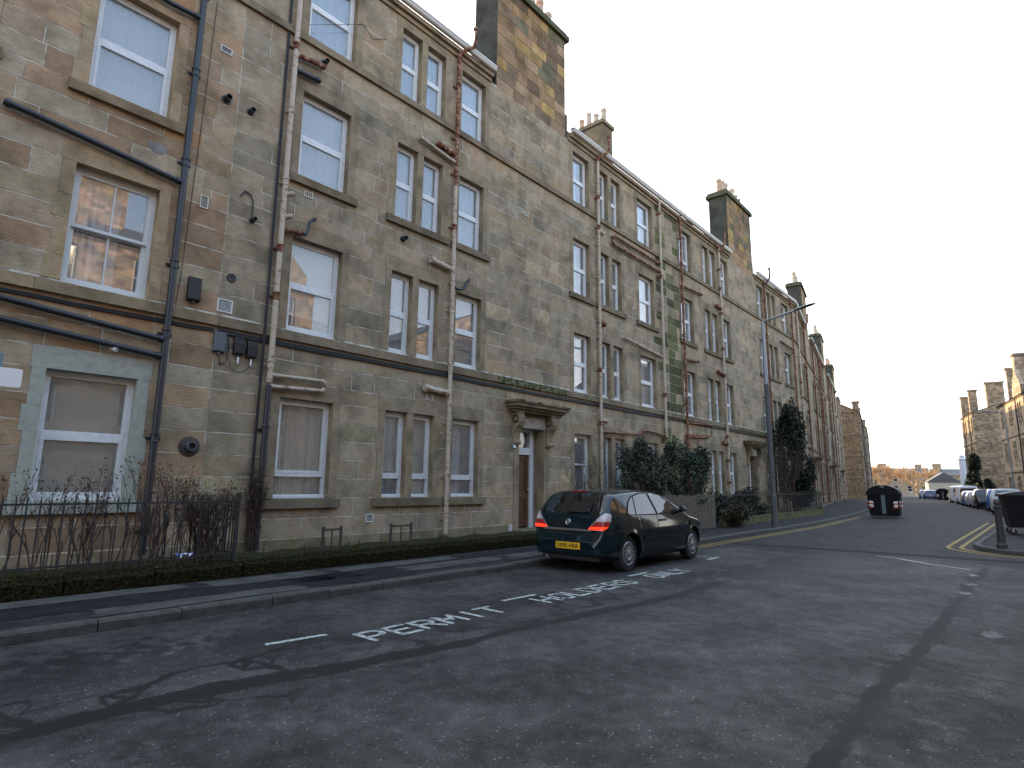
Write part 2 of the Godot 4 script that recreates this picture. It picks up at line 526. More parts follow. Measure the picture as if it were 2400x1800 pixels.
func window(parent: Node, x0: float, x1: float, y0: float, y1: float, style: String, cover: String, detail := true) -> Node3D:
	var z := -0.15
	var f := B.new()
	var old := style == "timber" or style == "sash_old"
	var w := 0.066
	ring(f, x0, x1, y0, y1, w, z - 0.07, z)
	var ym := (y0 + y1) / 2
	var panes := []
	if style == "low":
		ym = y0 + (y1 - y0) * 0.235
		f.box(Vector3(x0 + w, ym - 0.04, z - 0.07), Vector3(x1 - w, ym + 0.03, z + 0.004))
		ring(f, x0 + w, x1 - w, ym + 0.03, y1 - w, 0.05, z - 0.055, z + 0.012)
		panes = [[x0 + w, x1 - w, y0 + w, ym - 0.04, z - 0.03], [x0 + w + 0.05, x1 - w - 0.05, ym + 0.08, y1 - w - 0.05, z - 0.02]]
	elif old:
		# box sash: upper sash forward of the lower
		ring(f, x0 + w, x1 - w, ym - 0.02, y1 - w, 0.05, z - 0.06, z - 0.012)
		ring(f, x0 + w, x1 - w, y0 + w, ym + 0.02, 0.055, z - 0.115, z - 0.064)
		panes = [[x0 + w + 0.055, x1 - w - 0.055, y0 + w + 0.055, ym - 0.03, z - 0.085], [x0 + w + 0.05, x1 - w - 0.05, ym + 0.03, y1 - w - 0.05, z - 0.03]]
		if style == "timber":
			var xm := (x0 + x1) / 2
			f.box(Vector3(xm - 0.011, ym + 0.03, z - 0.05), Vector3(xm + 0.011, y1 - w - 0.05, z - 0.018))
			f.box(Vector3(xm - 0.011, y0 + w + 0.055, z - 0.105), Vector3(xm + 0.011, ym - 0.03, z - 0.07))
	else:
		f.box(Vector3(x0 + w, ym - 0.03, z - 0.065), Vector3(x1 - w, ym + 0.035, z + 0.006))
		ring(f, x0 + w, x1 - w, ym + 0.035, y1 - w, 0.03, z - 0.055, z - 0.006)
		ring(f, x0 + w, x1 - w, y0 + w, ym - 0.03, 0.05, z - 0.055, z + 0.008)
		panes = [[x0 + w + 0.045, x1 - w - 0.045, y0 + w + 0.045, ym - 0.075, z - 0.02], [x0 + w + 0.03, x1 - w - 0.03, ym + 0.065, y1 - w - 0.03, z - 0.025]]
	# window board and trickle vent
	f.box(Vector3(x0 + 0.004, y0 - 0.004, z), Vector3(x1 - 0.004, y0 + 0.05, z + 0.035))
	if not old:
		f.box(Vector3(x0 + (x1 - x0) * 0.22, y1 - 0.045, z), Vector3(x0 + (x1 - x0) * 0.72, y1 - 0.02, z + 0.018))
	var win := part("window", f, M.white_old if old else M.white, parent)
	for p in panes:
		pane(win, p[0], p[1], p[2], p[3], p[4])
	if not detail:
		return win
	# what hangs behind the glass
	var zc := z - 0.16
	var c := B.new()
	var bx0 := x0 + 0.03
	var bx1 := x1 - 0.03
	match cover:
		"net", "net_white", "curtain", "curtain_part", "grey_part":
			var cols := 26
			var a0 := bx0
			var a1 := bx1
			if cover == "grey_part":
				a1 = lerpf(bx0, bx1, 0.62)
			var amp := 0.012 if cover.begins_with("net") else 0.035
			var pts := []
			for i in cols + 1:
				var t := float(i) / cols
				pts.append(Vector3(lerpf(a0, a1, t), 0, zc + amp * sin(t * 39.0 + x0 * 7) + amp * 0.6 * sin(t * 71.0)))
			for i in cols:
				c.quad(pts[i] + Vector3(0, y0 + 0.03, 0), pts[i + 1] + Vector3(0, y0 + 0.03, 0), pts[i + 1] + Vector3(0, y1, 0), pts[i] + Vector3(0, y1, 0), Vector3(0, 0, 1))
			var cm: Material = M.net
			if cover == "curtain":
				cm = M.curtain
			elif cover == "grey_part":
				cm = M.curtain_grey
			part("curtain", c, cm, win)
		"blind", "blind_white", "blind_half":
			var low := y0 + 0.04
			if cover == "blind_white":
				low = y0 + (y1 - y0) * 0.2
			elif cover == "blind_half":
				low = y0 + (y1 - y0) * 0.3
			var y := y1 - 0.03
			var step := 0.032 if cover == "blind" else 0.04
			while y > low:
				c.quad(Vector3(bx0, y, zc + 0.012), Vector3(bx1, y, zc + 0.012), Vector3(bx1, y - step * 0.95, zc - 0.012), Vector3(bx0, y - step * 0.95, zc - 0.012), Vector3(0, 0, 1))
				y -= step
			part("blind", c, M.blind_white if cover == "blind_white" else M.blind_cream, win)
		"roller":
			c.quad(Vector3(bx0, y0 + (y1 - y0) * 0.45, zc), Vector3(bx1, y0 + (y1 - y0) * 0.45, zc), Vector3(bx1, y1, zc), Vector3(bx0, y1, zc), Vector3(0, 0, 1))
			part("blind", c, M.net, win)
	return win


func room(b: B, x0: float, x1: float, y0: float, y1: float) -> void:
	# the room behind an opening: five faces seen through the glass
	var zf := -0.3
	var zb := -2.2
	var a := x0 - 0.35
	var d := x1 + 0.35
	var e := y0 - 0.7
	var f := y1 + 0.25
	b.quad(Vector3(a, e, zb), Vector3(d, e, zb), Vector3(d, f, zb), Vector3(a, f, zb), Vector3(0, 0, 1))
	b.quad(Vector3(a, e, zb), Vector3(a, e, zf), Vector3(a, f, zf), Vector3(a, f, zb), Vector3(1, 0, 0))
	b.quad(Vector3(d, e, zb), Vector3(d, e, zf), Vector3(d, f, zf), Vector3(d, f, zb), Vector3(-1, 0, 0))
	b.quad(Vector3(a, f, zb), Vector3(d, f, zb), Vector3(d, f, zf), Vector3(a, f, zf), Vector3(0, -1, 0))
	b.quad(Vector3(a, e, zb), Vector3(d, e, zb), Vector3(d, e, zf), Vector3(a, e, zf), Vector3(0, 1, 0))


func tint(pal: Array, spread: float) -> Color:
	# a stone's own colour: pick from the quarry's palette, then vary a little
	var t := rng.randf()
	var acc := 0.0
	var c: Color = pal[0][1]
	for p in pal:
		acc += p[0]
		if t <= acc:
			c = p[1]
			break
	var k := 1.0 + rr(-spread, spread)
	return Color(c.r * k * rr(0.97, 1.03), c.g * k, c.b * k * rr(0.97, 1.03))


func pot(b: B, p: Vector3, h: float, r: float) -> void:
	b.lathe(p, Vector3.UP, [[r * 1.12, 0], [r * 1.12, h * 0.08], [r, h * 0.1], [r * 0.95, h * 0.45], [r * 1.05, h * 0.47], [r * 1.05, h * 0.53], [r * 0.93, h * 0.55], [r * 0.9, h * 0.84], [r * 1.06, h * 0.86], [r * 1.06, h], [r * 0.75, h], [r * 0.7, h * 0.7]], 12)


func drainpipe(parent: Node, u: float, y0: float, y1: float, m: Material, seed_: int, rusty := false, z := 0.12) -> MeshInstance3D:
	var b := B.new()
	b.tube([Vector3(u, y0, z), Vector3(u, y1, z)], 0.054, 10)
	var p := part("downpipe", b, m, parent)
	var y := y0 + 0.35
	var r2 := RandomNumberGenerator.new()
	r2.seed = seed_
	while y < y1 - 0.1:
		var cb := B.new()
		cb.lathe(Vector3(u, y, z), Vector3.UP, [[0.054, -0.075], [0.066, -0.07], [0.066, -0.05], [0.061, -0.04], [0.061, 0.04], [0.075, 0.05], [0.075, 0.075], [0.054, 0.08]], 10)
		cb.box(Vector3(u - 0.11, y - 0.022, 0.012), Vector3(u + 0.11, y + 0.022, 0.03))
		cb.box(Vector3(u - 0.015, y - 0.02, 0.03), Vector3(u + 0.015, y + 0.02, z - 0.05))
		part("collar", cb, M.pipe_rust if rusty and r2.randf() < 0.5 else m, p)
		y += r2.randf_range(0.95, 1.9)
	return p


func branch(parent: Node, pts: Array, r: float, m: Material) -> MeshInstance3D:
	var b := B.new()
	b.tube(pts, r, 8)
	# sockets where lengths join
	for k in [0, pts.size() - 1]:
		var d: Vector3 = (pts[1] - pts[0]).normalized() if k == 0 else (pts[-2] - pts[-1]).normalized()
		b.lathe(pts[k] + d * 0.02, d, [[r, 0.0], [r * 1.3, 0.005], [r * 1.3, 0.07], [r, 0.075]], 8)
	return part("branch_pipe", b, m, parent)


# one tenement: 17.7 m of front, close door and stack in the middle
func tenement(d: Dictionary) -> Node3D:
	var t := thing(d.name, d.label, "building", d.at, d.get("turn", 0.0), "tenements along the pavement")
	var L := 17.7
	var u_from: float = d.get("from", 0.0)
	var singles: bool = d.get("stones", true)
	var cols := [[1.30, 2.46], [3.77, 4.40], [4.59, 5.22], [5.82, 6.75], [11.04, 11.99], [12.61, 13.23], [13.46, 14.07], [15.38, 16.57]]
	if d.has("cols"):
		cols = d.cols
	var door := [8.36, 9.48]
	var holes := []
	for c in cols:
		for f in 4:
			holes.append([c[0], c[1], SILL[f], HEAD[f]])
	holes.append([door[0], door[1], 0.3, 3.1])
	# backing wall, seen as mortar in the joints
	var core := B.new()
	var cut := []
	for h in holes:
		cut.append([h[0] - 0.02, h[1] + 0.02, h[2] - 0.02, h[3] + 0.02])
	wall_core(core, 0, L, -0.1, 13.1, -0.3, 0.0, cut)
	part("wall_core", core, M.mortar, t)
	# courses of ashlar
	var list := []
	var pal: Array = d.palette
	for i in ROWS.size() - 1:
		var y0: float = ROWS[i]
		var y1: float = ROWS[i + 1]
		if is_equal_approx(y0, 4.25) or is_equal_approx(y0, 10.77):
			continue
		var spans := [[u_from, L]]
		for h in holes:
			var j := 0.17
			var hit := false
			if y0 >= h[2] - 0.01 and y1 <= h[3] + 0.01:
				hit = true
			elif y0 >= h[3] - 0.03 and y0 < h[3] + 0.2:
				hit = true   # lintel course
			elif h[2] < 0.5 and y0 < 3.1:
				hit = true
			if hit:
				var nx := []
				for s in spans:
					if h[1] + j <= s[0] or h[0] - j >= s[1]:
						nx.append(s)
						continue
					if h[0] - j > s[0] + 0.05:
						nx.append([s[0], h[0] - j])
					if h[1] + j < s[1] - 0.05:
						nx.append([h[1] + j, s[1]])
				spans = nx
		for s in spans:
			var x: float = s[0]
			while x < s[1] - 0.001:
				var w := rr(0.5, 1.25)
				if s[1] - (x + w) < 0.3:
					w = s[1] - x
				list.append([x, x + w, y0, y1])
				x += w
	# stack above the door
	for i in 10:
		var y0 := 13.05 + i * 0.37
		var x := 7.2
		while x < 10.6:
			var w := rr(0.4, 1.0)
			if 10.62 - (x + w) < 0.25:
				w = 10.62 - x
			list.append([x, x + w, y0, y0 + 0.37])
			x += w
	var basis := Transform3D(Basis(Vector3.UP, d.get("turn", 0.0)), d.at)
	var ranked := []
	for s in list:
		var p: Vector3 = basis * Vector3((s[0] + s[1]) / 2, (s[2] + s[3]) / 2, 0)
		var to := p - EYE
		var dd := to.length()
		ranked.append([(s[1] - s[0]) * (s[3] - s[2]) / (dd * dd * dd), s])
	ranked.sort_custom(func(a, b): return a[0] > b[0])
	var rest := B.new()
	var made := 0
	for r in ranked:
		var s: Array = r[1]
		var uc: float = (s[0] + s[1]) / 2
		var c := tint(pal, 0.10)
		if s[2] > 13.0:
			c = tint(d.get("stack", pal), 0.22)
		elif d.has("moss") and uc > d.moss[0] and uc < d.moss[1] and rng.randf() < 0.9:
			var k := rr(0.6, 1.25)
			c = Color(0.175 * k, 0.18 * k, 0.085 * k) if rng.randf() < 0.6 else tint(pal, 0.1)
		var b := rest
		if singles and made < 290:
			b = B.new()
		b.col = c
		b.stone(s[0] + 0.006, s[1] - 0.006, s[2] + 0.0065, s[3] - 0.0065, -0.02, rr(0.002, 0.006), 0.0035)
		if b != rest:
			part("ashlar_stone", b, M.stone, t)
			made += 1
	var o := part("ashlar_stones_beyond" if singles else "ashlar_stones", rest, M.stone, t)
	o.set_meta("kind", "stuff")
	# plinth
	var x := u_from
	while x < L:
		var w := minf(rr(0.9, 1.6), L - x)
		if not (x + w > door[0] - 0.2 and x < door[1] + 0.2):
			var b := B.new()
			b.col = tint([[1.0, d.plinth]], 0.12)
			b.stone(x + 0.004, x + w - 0.004, -0.05, 0.446, -0.02, 0.035, 0.012)
			part("plinth_stone", b, M.stone, t)
		x += w
	# dressed margins
	var margin: Color = d.margin
	for f in 4:
		var k := 0
		for ci in cols.size():
			var c: Array = cols[ci]
			if c[1] < u_from + 0.2:
				continue
			var paired_right: bool = ci + 1 < cols.size() and cols[ci + 1][0] - c[1] < 0.4
			var paired_left: bool = ci > 0 and c[0] - cols[ci - 1][1] < 0.4
			var painted: bool = d.get("painted", -1) == ci and f == 0
			var mm: Material = M.cream_paint if painted else M.stone
			var y := float(SILL[f])
			# jambs in three or four stones each
			for side in [0, 1]:
				if side == 1 and paired_right:
					var mb := B.new()
					mb.col = tint([[1.0, margin]], 0.05)
					mb.box(Vector3(c[1], SILL[f], -0.16), Vector3(cols[ci + 1][0], HEAD[f], 0.008))
					part("mullion", mb, mm, t)
					continue
				if side == 0 and paired_left:
					continue
				var yy := y
				var q := k
				while yy < HEAD[f] - 0.05:
					var hgt := minf([0.384, 0.768, 0.384, 0.6][q % 4], HEAD[f] - yy)
					if HEAD[f] - yy - hgt < 0.2:
						hgt = HEAD[f] - yy
					var wide: float = 0.172 if q % 2 else 0.225
					var jb := B.new()
					jb.col = tint([[1.0, margin]], 0.07)
					var a: float = c[0] - wide if side == 0 else c[1]
					var e: float = c[0] if side == 0 else c[1] + wide
					jb.box(Vector3(a, yy + 0.002, -0.24), Vector3(e, yy + hgt - 0.002, 0.012))
					part("jamb_stone", jb, mm, t)
					yy += hgt
					q += 1
				k += 1
			# lintel
			if not paired_left:
				var e: float = cols[ci + 1][1] if paired_right else c[1]
				var lb := B.new()
				lb.col = tint([[1.0, margin]], 0.06)
				var lt: float = 0.33 if f < 3 else 0.25
				lb.box(Vector3(c[0] - 0.19, HEAD[f], -0.24), Vector3(e + 0.19, HEAD[f] + lt - 0.003, 0.014))
				part("lintel", lb, mm, t)
				if f == 0 or f == 2:
					var sb := B.new()
					sb.col = tint([[1.0, margin.darkened(0.3)]], 0.06)
					var pr := 0.085
					var p0 := Vector3(c[0] - 0.25, SILL[f] - 0.19, -0.22)
					sb.box(p0, Vector3(e + 0.25, SILL[f] - 0.02, pr))
					sb.quad(Vector3(c[0] - 0.25, SILL[f] - 0.02, pr), Vector3(e + 0.25, SILL[f] - 0.02, pr), Vector3(e + 0.25, SILL[f] + 0.006, -0.2), Vector3(c[0] - 0.25, SILL[f] + 0.006, -0.2), Vector3(0, 1, 0))
					part("sill", sb, mm, t)
	# string courses, in lengths
	for yb in [4.25, 10.77]:
		var u := u_from
		var top: float = 4.48 if yb < 5 else 10.98
		while u < L - 0.01:
			var w := minf(rr(1.2, 2.4), L - u)
			if L - u - w < 0.5:
				w = L - u
			var b := B.new()
			b.col = tint([[1.0, margin.darkened(0.22)]], 0.1)
			b.box(Vector3(u + 0.002, yb, -0.2), Vector3(u + w - 0.002, top - 0.05, 0.075))
			b.quad(Vector3(u + 0.002, top - 0.05, 0.075), Vector3(u + w - 0.002, top - 0.05, 0.075), Vector3(u + w - 0.002, top + 0.002, -0.16), Vector3(u + 0.002, top + 0.002, -0.16), Vector3(0, 1, 0.3))
			var mossy: bool = yb < 5 and d.has("moss_string") and u + w / 2 > d.moss_string[0] and u + w / 2 < d.moss_string[1]
			part("string_course_stone", b, M.moss_stone if mossy else M.stone, t)
			u += w
	# eaves, gutter
	for e in [[0.0, 6.95], [10.75, L]]:
		var b := B.new()
		b.col = d.get("eaves", margin)
		b.box(Vector3(e[0], 13.05, -0.3), Vector3(e[1], 13.17, 0.06))
		b.box(Vector3(e[0], 13.17, -0.3), Vector3(e[1], 13.30, 0.14))
		part("eaves_cornice", b, M.stone, t)
		var g := B.new()
		g.tube([Vector3(e[0] + 0.02, 13.36, 0.2), Vector3(e[1] - 0.02, 13.36, 0.2)], 0.075, 10)
		g.box(Vector3(e[0] + 0.02, 13.385, 0.12), Vector3(e[1] - 0.02, 13.44, 0.285))
		part("gutter", g, M.gutter, t)
	# roof, back and ends
	var rf := B.new()
	rf.quad(Vector3(0, 13.42, -0.03), Vector3(L, 13.42, -0.03), Vector3(L, 16.9, -5.2), Vector3(0, 16.9, -5.2), Vector3(0, 1, 0.5))
	rf.quad(Vector3(0, 13.4, -10.4), Vector3(L, 13.4, -10.4), Vector3(L, 16.9, -5.2), Vector3(0, 16.9, -5.2), Vector3(0, 1, -0.5))
	rf.quad(Vector3(0, 13.25, -0.31), Vector3(L, 13.25, -0.31), Vector3(L, 13.25, -10.4), Vector3(0, 13.25, -10.4), Vector3(0, -1, 0))
	# slated saddle behind the stack
	rf.quad(Vector3(6.5, 13.5, -0.1), Vector3(7.5, 14.6, -0.5), Vector3(7.5, 16.0, -3.5), Vector3(6.0, 15.2, -2.9), Vector3(-1, 1, 0))
	part("roof", rf, M.slate, t)
	var bk := B.new()
	bk.col = d.plinth * 0.9
	bk.box(Vector3(0.01, -0.1, -10.3), Vector3(L - 0.01, 13.25, -10.0))
	for ux in [0.01, L - 0.31]:
		bk.box(Vector3(ux, -0.1, -10.0), Vector3(ux + 0.3, 13.25, -0.3))
		bk.slab(PackedVector2Array([Vector2(-10.3, 13.2), Vector2(-0.1, 13.2), Vector2(-5.2, 16.7)]), Vector3(ux, 0, 0), Vector3(0, 0, 1), Vector3(0, 1, 0), Vector3(0.3, 0, 0))
	part("rear_walls", bk, M.stone, t)
	# stack body, cope and pots
	var sk := B.new()
	sk.col = Color(0.10, 0.10, 0.08)
	sk.box(Vector3(7.2, 13.0, -0.95), Vector3(10.62, 16.72, -0.004))
	sk.box(Vector3(10.62, 13.0, -0.9), Vector3(10.78, 14.0, -0.03))
	var stack := part("chimney_stack", sk, M.stone, t)
	var cp := B.new()
	cp.col = Color(0.12, 0.125, 0.075)
	cp.box(Vector3(7.08, 16.72, -1.07), Vector3(10.74, 16.9, 0.11))
	cp.box(Vector3(7.14, 16.9, -1.0), Vector3(10.68, 17.02, 0.05))
	part("cope", cp, M.stone, stack)
	for i in 7:
		var b := B.new()
		pot(b, Vector3(7.5 + i * 0.46, 17.02, -0.47), [1.0, 0.8, 0.75, 0.8, 0.9, 0.95, 0.7][(i + int(d.seed)) % 7], 0.14)
		part("chimney_pot", b, M.pot_buff if (i * 5 + int(d.seed)) % 3 else M.terracotta, stack)
	# party-wall stack on the ridge at the far end
	var ps := B.new()
	ps.col = Color(0.26, 0.21, 0.14)
	ps.box(Vector3(L - 0.45, 14.0, -4.4), Vector3(L + 0.4, 18.15, -2.7))
	ps.box(Vector3(L - 0.53, 18.15, -4.48), Vector3(L + 0.48, 18.33, -2.62))
	var party := part("party_wall_stack", ps, M.stone, t)
	for i in 4:
		var b := B.new()
		pot(b, Vector3(L - 0.02, 18.33, -4.15 + i * 0.42), [0.75, 0.95, 0.7, 0.8][i], 0.13)
		part("chimney_pot", b, M.pot_buff if i else M.terracotta, party)
	# windows
	var rooms := B.new()
	for ci in cols.size():
		for f in 4:
			var c: Array = cols[ci]
			if c[1] < u_from:
				continue
			var key := "%d%d" % [f, ci]
			var st: String = d.styles.get(key, d.styles.get("*", "sash"))
			var cv: String = d.covers.get(key, d.covers.get("*", "net"))
			window(t, c[0], c[1], SILL[f], HEAD[f], st, cv)
			room(rooms, c[0], c[1], SILL[f], HEAD[f])
	room(rooms, door[0], door[1], 0.6, 3.1)
	part("room_interiors", rooms, M.room, t)
	doorway(t, door, d)
	return t


func doorway(t: Node3D, door: Array, d: Dictionary) -> void:
	var x0: float = door[0]
	var x1: float = door[1]
	var margin: Color = d.margin
	for s in [0, 1]:
		var y := 0.28
		for h in [0.75, 0.55, 0.8, 0.72]:
			var b := B.new()
			b.col = tint([[1.0, margin]], 0.06)
			if s == 0:
				b.box(Vector3(x0 - 0.22, y + 0.002, -0.42), Vector3(x0, y + h - 0.002, 0.02))
			else:
				b.box(Vector3(x1, y + 0.002, -0.42), Vector3(x1 + 0.22, y + h - 0.002, 0.02))
			part("door_jamb_stone", b, M.stone, t)
			y += h
	box_part("door_frieze", Vector3(x0 - 0.02, 3.1, -0.4), Vector3(x1 + 0.2, 3.44, 0.03), M.frieze, t)
	var lb := B.new()
	lb.col = margin.darkened(0.25)
	lb.box(Vector3(x0 - 0.3, 3.44, -0.2), Vector3(x1 + 0.3, 3.6, 0.1))
	part("door_lintel", lb, M.stone, t)
	# hood on two scrolled brackets
	var h := B.new()
	h.col = margin.darkened(0.3)
	var cx := (x0 + x1) / 2 + 0.08
	for st in [[0.9, 3.5, 3.57, 0.26], [0.97, 3.57, 3.64, 0.34], [1.05, 3.64, 3.74, 0.42], [1.1, 3.74, 3.79, 0.46]]:
		h.box(Vector3(cx - st[0] - 0.15, st[1], -0.1), Vector3(cx + st[0] + 0.15, st[2], st[3]))
	part("door_hood", h, M.stone, t)
	var mo := B.new()
	var r2 := RandomNumberGenerator.new()
	r2.seed = 77
	for i in 240:
		var px := r2.randf_range(cx - 1.22, cx + 1.22)
		var pz := r2.randf_range(0.05, 0.46)
		var s := r2.randf_range(0.02, 0.05)
		mo.lathe(Vector3(px, 3.785, pz), Vector3.UP, [[s * 1.3, 0], [s, s * 0.5], [0.0, s * 0.75]], 5)
	part("hood_moss", mo, M.moss_stone, t)
	for sx in [x0 - 0.31, x1 + 0.06]:
		var b := B.new()
		b.col = margin.darkened(0.1)
		var prof := PackedVector2Array([Vector2(0, 2.62), Vector2(0.12, 2.6), Vector2(0.15, 2.66), Vector2(0.09, 2.74), Vector2(0.1, 2.9), Vector2(0.14, 3.02), Vector2(0.23, 3.12), Vector2(0.29, 3.24), Vector2(0.3, 3.36), Vector2(0.25, 3.44), Vector2(0.27, 3.5), Vector2(0, 3.5)])
		b.slab(prof, Vector3(sx, 0, 0.0), Vector3(0, 0, 1), Vector3(0, 1, 0), Vector3(0.25, 0, 0))
		var br := part("hood_bracket", b, M.stone, t)
		var sc := B.new()
		sc.col = margin
		for zside in [sx - 0.012, sx + 0.25]:
			sc.lathe(Vector3(zside, 3.3, 0.15), Vector3.RIGHT, [[0.11, 0.0], [0.11, 0.012], [0.075, 0.012], [0.07, 0.004], [0.04, 0.004], [0.035, 0.014], [0, 0.014]], 14)
		part("scroll", sc, M.stone, br)
	# joinery: frame, fanlight, two-panel leaf
	var f := B.new()
	f.box(Vector3(x0, 0.3, -0.4), Vector3(x0 + 0.06, 3.1, -0.27))
	f.box(Vector3(x1 - 0.3, 0.3, -0.4), Vector3(x1 - 0.17, 3.1, -0.27))
	f.box(Vector3(x1 - 0.17, 0.3, -0.42), Vector3(x1, 3.1, -0.36))
	f.box(Vector3(x0 + 0.06, 3.02, -0.4), Vector3(x1 - 0.3, 3.1, -0.27))
	f.box(Vector3(x0 + 0.06, 2.36, -0.4), Vector3(x1 - 0.3, 2.56, -0.25))
	var fr := part("door_frame", f, M.white_old, t)
	var pb := B.new()
	shell(pb, x0 + 0.06, x1 - 0.3, 2.56, 3.02, -0.35, -0.345)
	part("fanlight", pb, M.glass, fr)
	if d.has("number"):
		var tm := TextMesh.new()
		tm.text = d.number
		tm.font = SystemFont.new()
		tm.font_size = 24
		tm.pixel_size = 0.0045
		tm.depth = 0.006
		var no := mesh_part("door_number", tm, M.box_grey, fr)
		no.position = Vector3(x0 + 0.17, 2.46, -0.246)
	var lf := B.new()
	lf.box(Vector3(x0 + 0.06, 0.34, -0.4), Vector3(x1 - 0.3, 2.36, -0.35))
	var leaf := part("door", lf, M.door, t)
	var st := B.new()
	var a := x0 + 0.06
	var e := x1 - 0.3
	st.box(Vector3(a, 0.34, -0.35), Vector3(a + 0.11, 2.36, -0.325))
	st.box(Vector3(e - 0.11, 0.34, -0.35), Vector3(e, 2.36, -0.325))
	for yy in [[0.34, 0.58], [1.12, 1.3], [2.24, 2.36]]:
		st.box(Vector3(a + 0.11, yy[0], -0.35), Vector3(e - 0.11, yy[1], -0.325))
	for p in [[0.58, 1.12], [1.3, 2.24]]:
		ring(st, a + 0.15, e - 0.15, p[0] + 0.05, p[1] - 0.05, 0.03, -0.35, -0.338)
	part("panel_moulding", st, M.door, leaf)
	var kb := B.new()
	kb.lathe(Vector3(e - 0.055, 1.35, -0.325), Vector3(0, 0, 1), [[0.012, 0], [0.012, 0.02], [0.028, 0.03], [0.03, 0.05], [0.0, 0.065]], 10)
	part("handle", kb, M.chrome, leaf)
	var step := B.new()
	step.col = d.plinth
	step.box(Vector3(x0 - 0.2, -0.05, -0.4), Vector3(x1 + 0.2, 0.3, 0.32))
	part("door_step", step, M.stone, t)


# ---------------------------------------------------------------- camera, sky, sun
const SUN_TO := Vector3(0.16, 0.33, -0.95)


func sky_image() -> Image:
	var w := 1024
	var h := 512
	var im := Image.create(w, h, false, Image.FORMAT_RGBF)
	var f := FastNoiseLite.new()
	f.seed = 5
	f.frequency = 1.4
	f.fractal_octaves = 5
	var sun := SUN_TO.normalized()
	for j in h:
		var th := PI * (j + 0.5) / h
		var y := cos(th)
		var s := sin(th)
		for i in w:
			var ph := (i + 0.5) / w * TAU
			var dir := Vector3(s * sin(ph), y, -s * cos(ph))
			var c: Vector3
			if y >= 0.0:
				# clear blue away from the sun, whitened by haze near the horizon and round the low sun
				var ang := acos(clampf(dir.dot(sun), -1, 1))
				var near_sun := exp(-ang * ang / 1.0)
				var low := pow(1.0 - y, 3.4)
				c = Vector3(0.22, 0.44, 0.76).lerp(Vector3(1.48, 1.37, 1.22), 1.0 - (1.0 - near_sun) * (1.0 - low))
				c += Vector3(1.0, 0.94, 0.85) * (0.9 * exp(-ang * ang / 0.35))
				# thin high cloud
				var p := dir / (y + 0.22)
				var k := clampf(f.get_noise_3d(p.x, p.z * 1.7, 0.0) * 1.5 + 0.12, 0, 1)
				c = c.lerp(Vector3(1.34, 1.3, 1.26), k * 0.2 * (1.0 - y * 0.5))
			else:
				c = Vector3(0.30, 0.29, 0.28)
			im.set_pixel(i, j, Color(c.x, c.y, c.z))
	return im


func make_camera_and_light() -> void:
	var cam := Camera3D.new()
	cam.name = "camera"
	cam.fov = 66.06
	cam.near = 0.05
	cam.far = 2000.0
	add_child(cam)
	cam.transform = Transform3D(Basis(Vector3.UP, deg_to_rad(-48.6)) * Basis(Vector3.RIGHT, deg_to_rad(9.689)) * Basis(Vector3.BACK, deg_to_rad(0.668)), EYE)
	cam.current = true
	var env := Environment.new()
	env.background_mode = Environment.BG_SKY
	var sky := Sky.new()
	var pm := PanoramaSkyMaterial.new()
	pm.panorama = ImageTexture.create_from_image(sky_image())
	sky.sky_material = pm
	env.sky = sky
	env.background_energy_multiplier = 1.0
	env.tonemap_mode = Environment.TONE_MAPPER_LINEAR
	env.tonemap_exposure = 2.55
	env.sdfgi_enabled = true
	env.ssao_enabled = true
	env.ssil_enabled = true
	var we := WorldEnvironment.new()
	we.name = "world_environment"
	we.environment = env
	add_child(we)
	var sun := DirectionalLight3D.new()
	sun.name = "sun"
	sun.light_color = Color(1.0, 0.86, 0.66)
	sun.light_energy = 1.6
	sun.light_angular_distance = 0.5
	sun.shadow_enabled = true
	add_child(sun)
	sun.look_at_from_position(SUN_TO.normalized() * 50.0, Vector3.ZERO, Vector3.UP)


# ---------------------------------------------------------------- road, pavements, markings
const KERB_LEFT := [Vector2(-30, 3.6), Vector2(12.8, 3.6), Vector2(14.2, 3.82), Vector2(26, 3.75), Vector2(38, 2.95), Vector2(58, 0.6), Vector2(90, -4.9), Vector2(150, -15.5)]
const KERB_RIGHT := [Vector2(18.35, 26.0), Vector2(18.35, 10.9), Vector2(18.55, 10.1), Vector2(19.1, 9.55), Vector2(20.0, 9.33), Vector2(40, 9.7), Vector2(49, 10.2), Vector2(56, 9.85), Vector2(62, 8.8), Vector2(72, 7.3), Vector2(87, 5.2), Vector2(105, 1.6), Vector2(125, -2.8), Vector2(160, -10.0)]


func along(line: Array, s: float) -> Array:
	# point and direction at distance s along a line
	for i in line.size() - 1:
		var d: Vector2 = line[i + 1] - line[i]
		if s <= d.length() or i == line.size() - 2:
			return [line[i] + d.normalized() * s, d.normalized()]
		s -= d.length()
	return []


func line_length(line: Array) -> float:
	var l := 0.0
	for i in line.size() - 1:
		l += (line[i + 1] - line[i]).length()
	return l


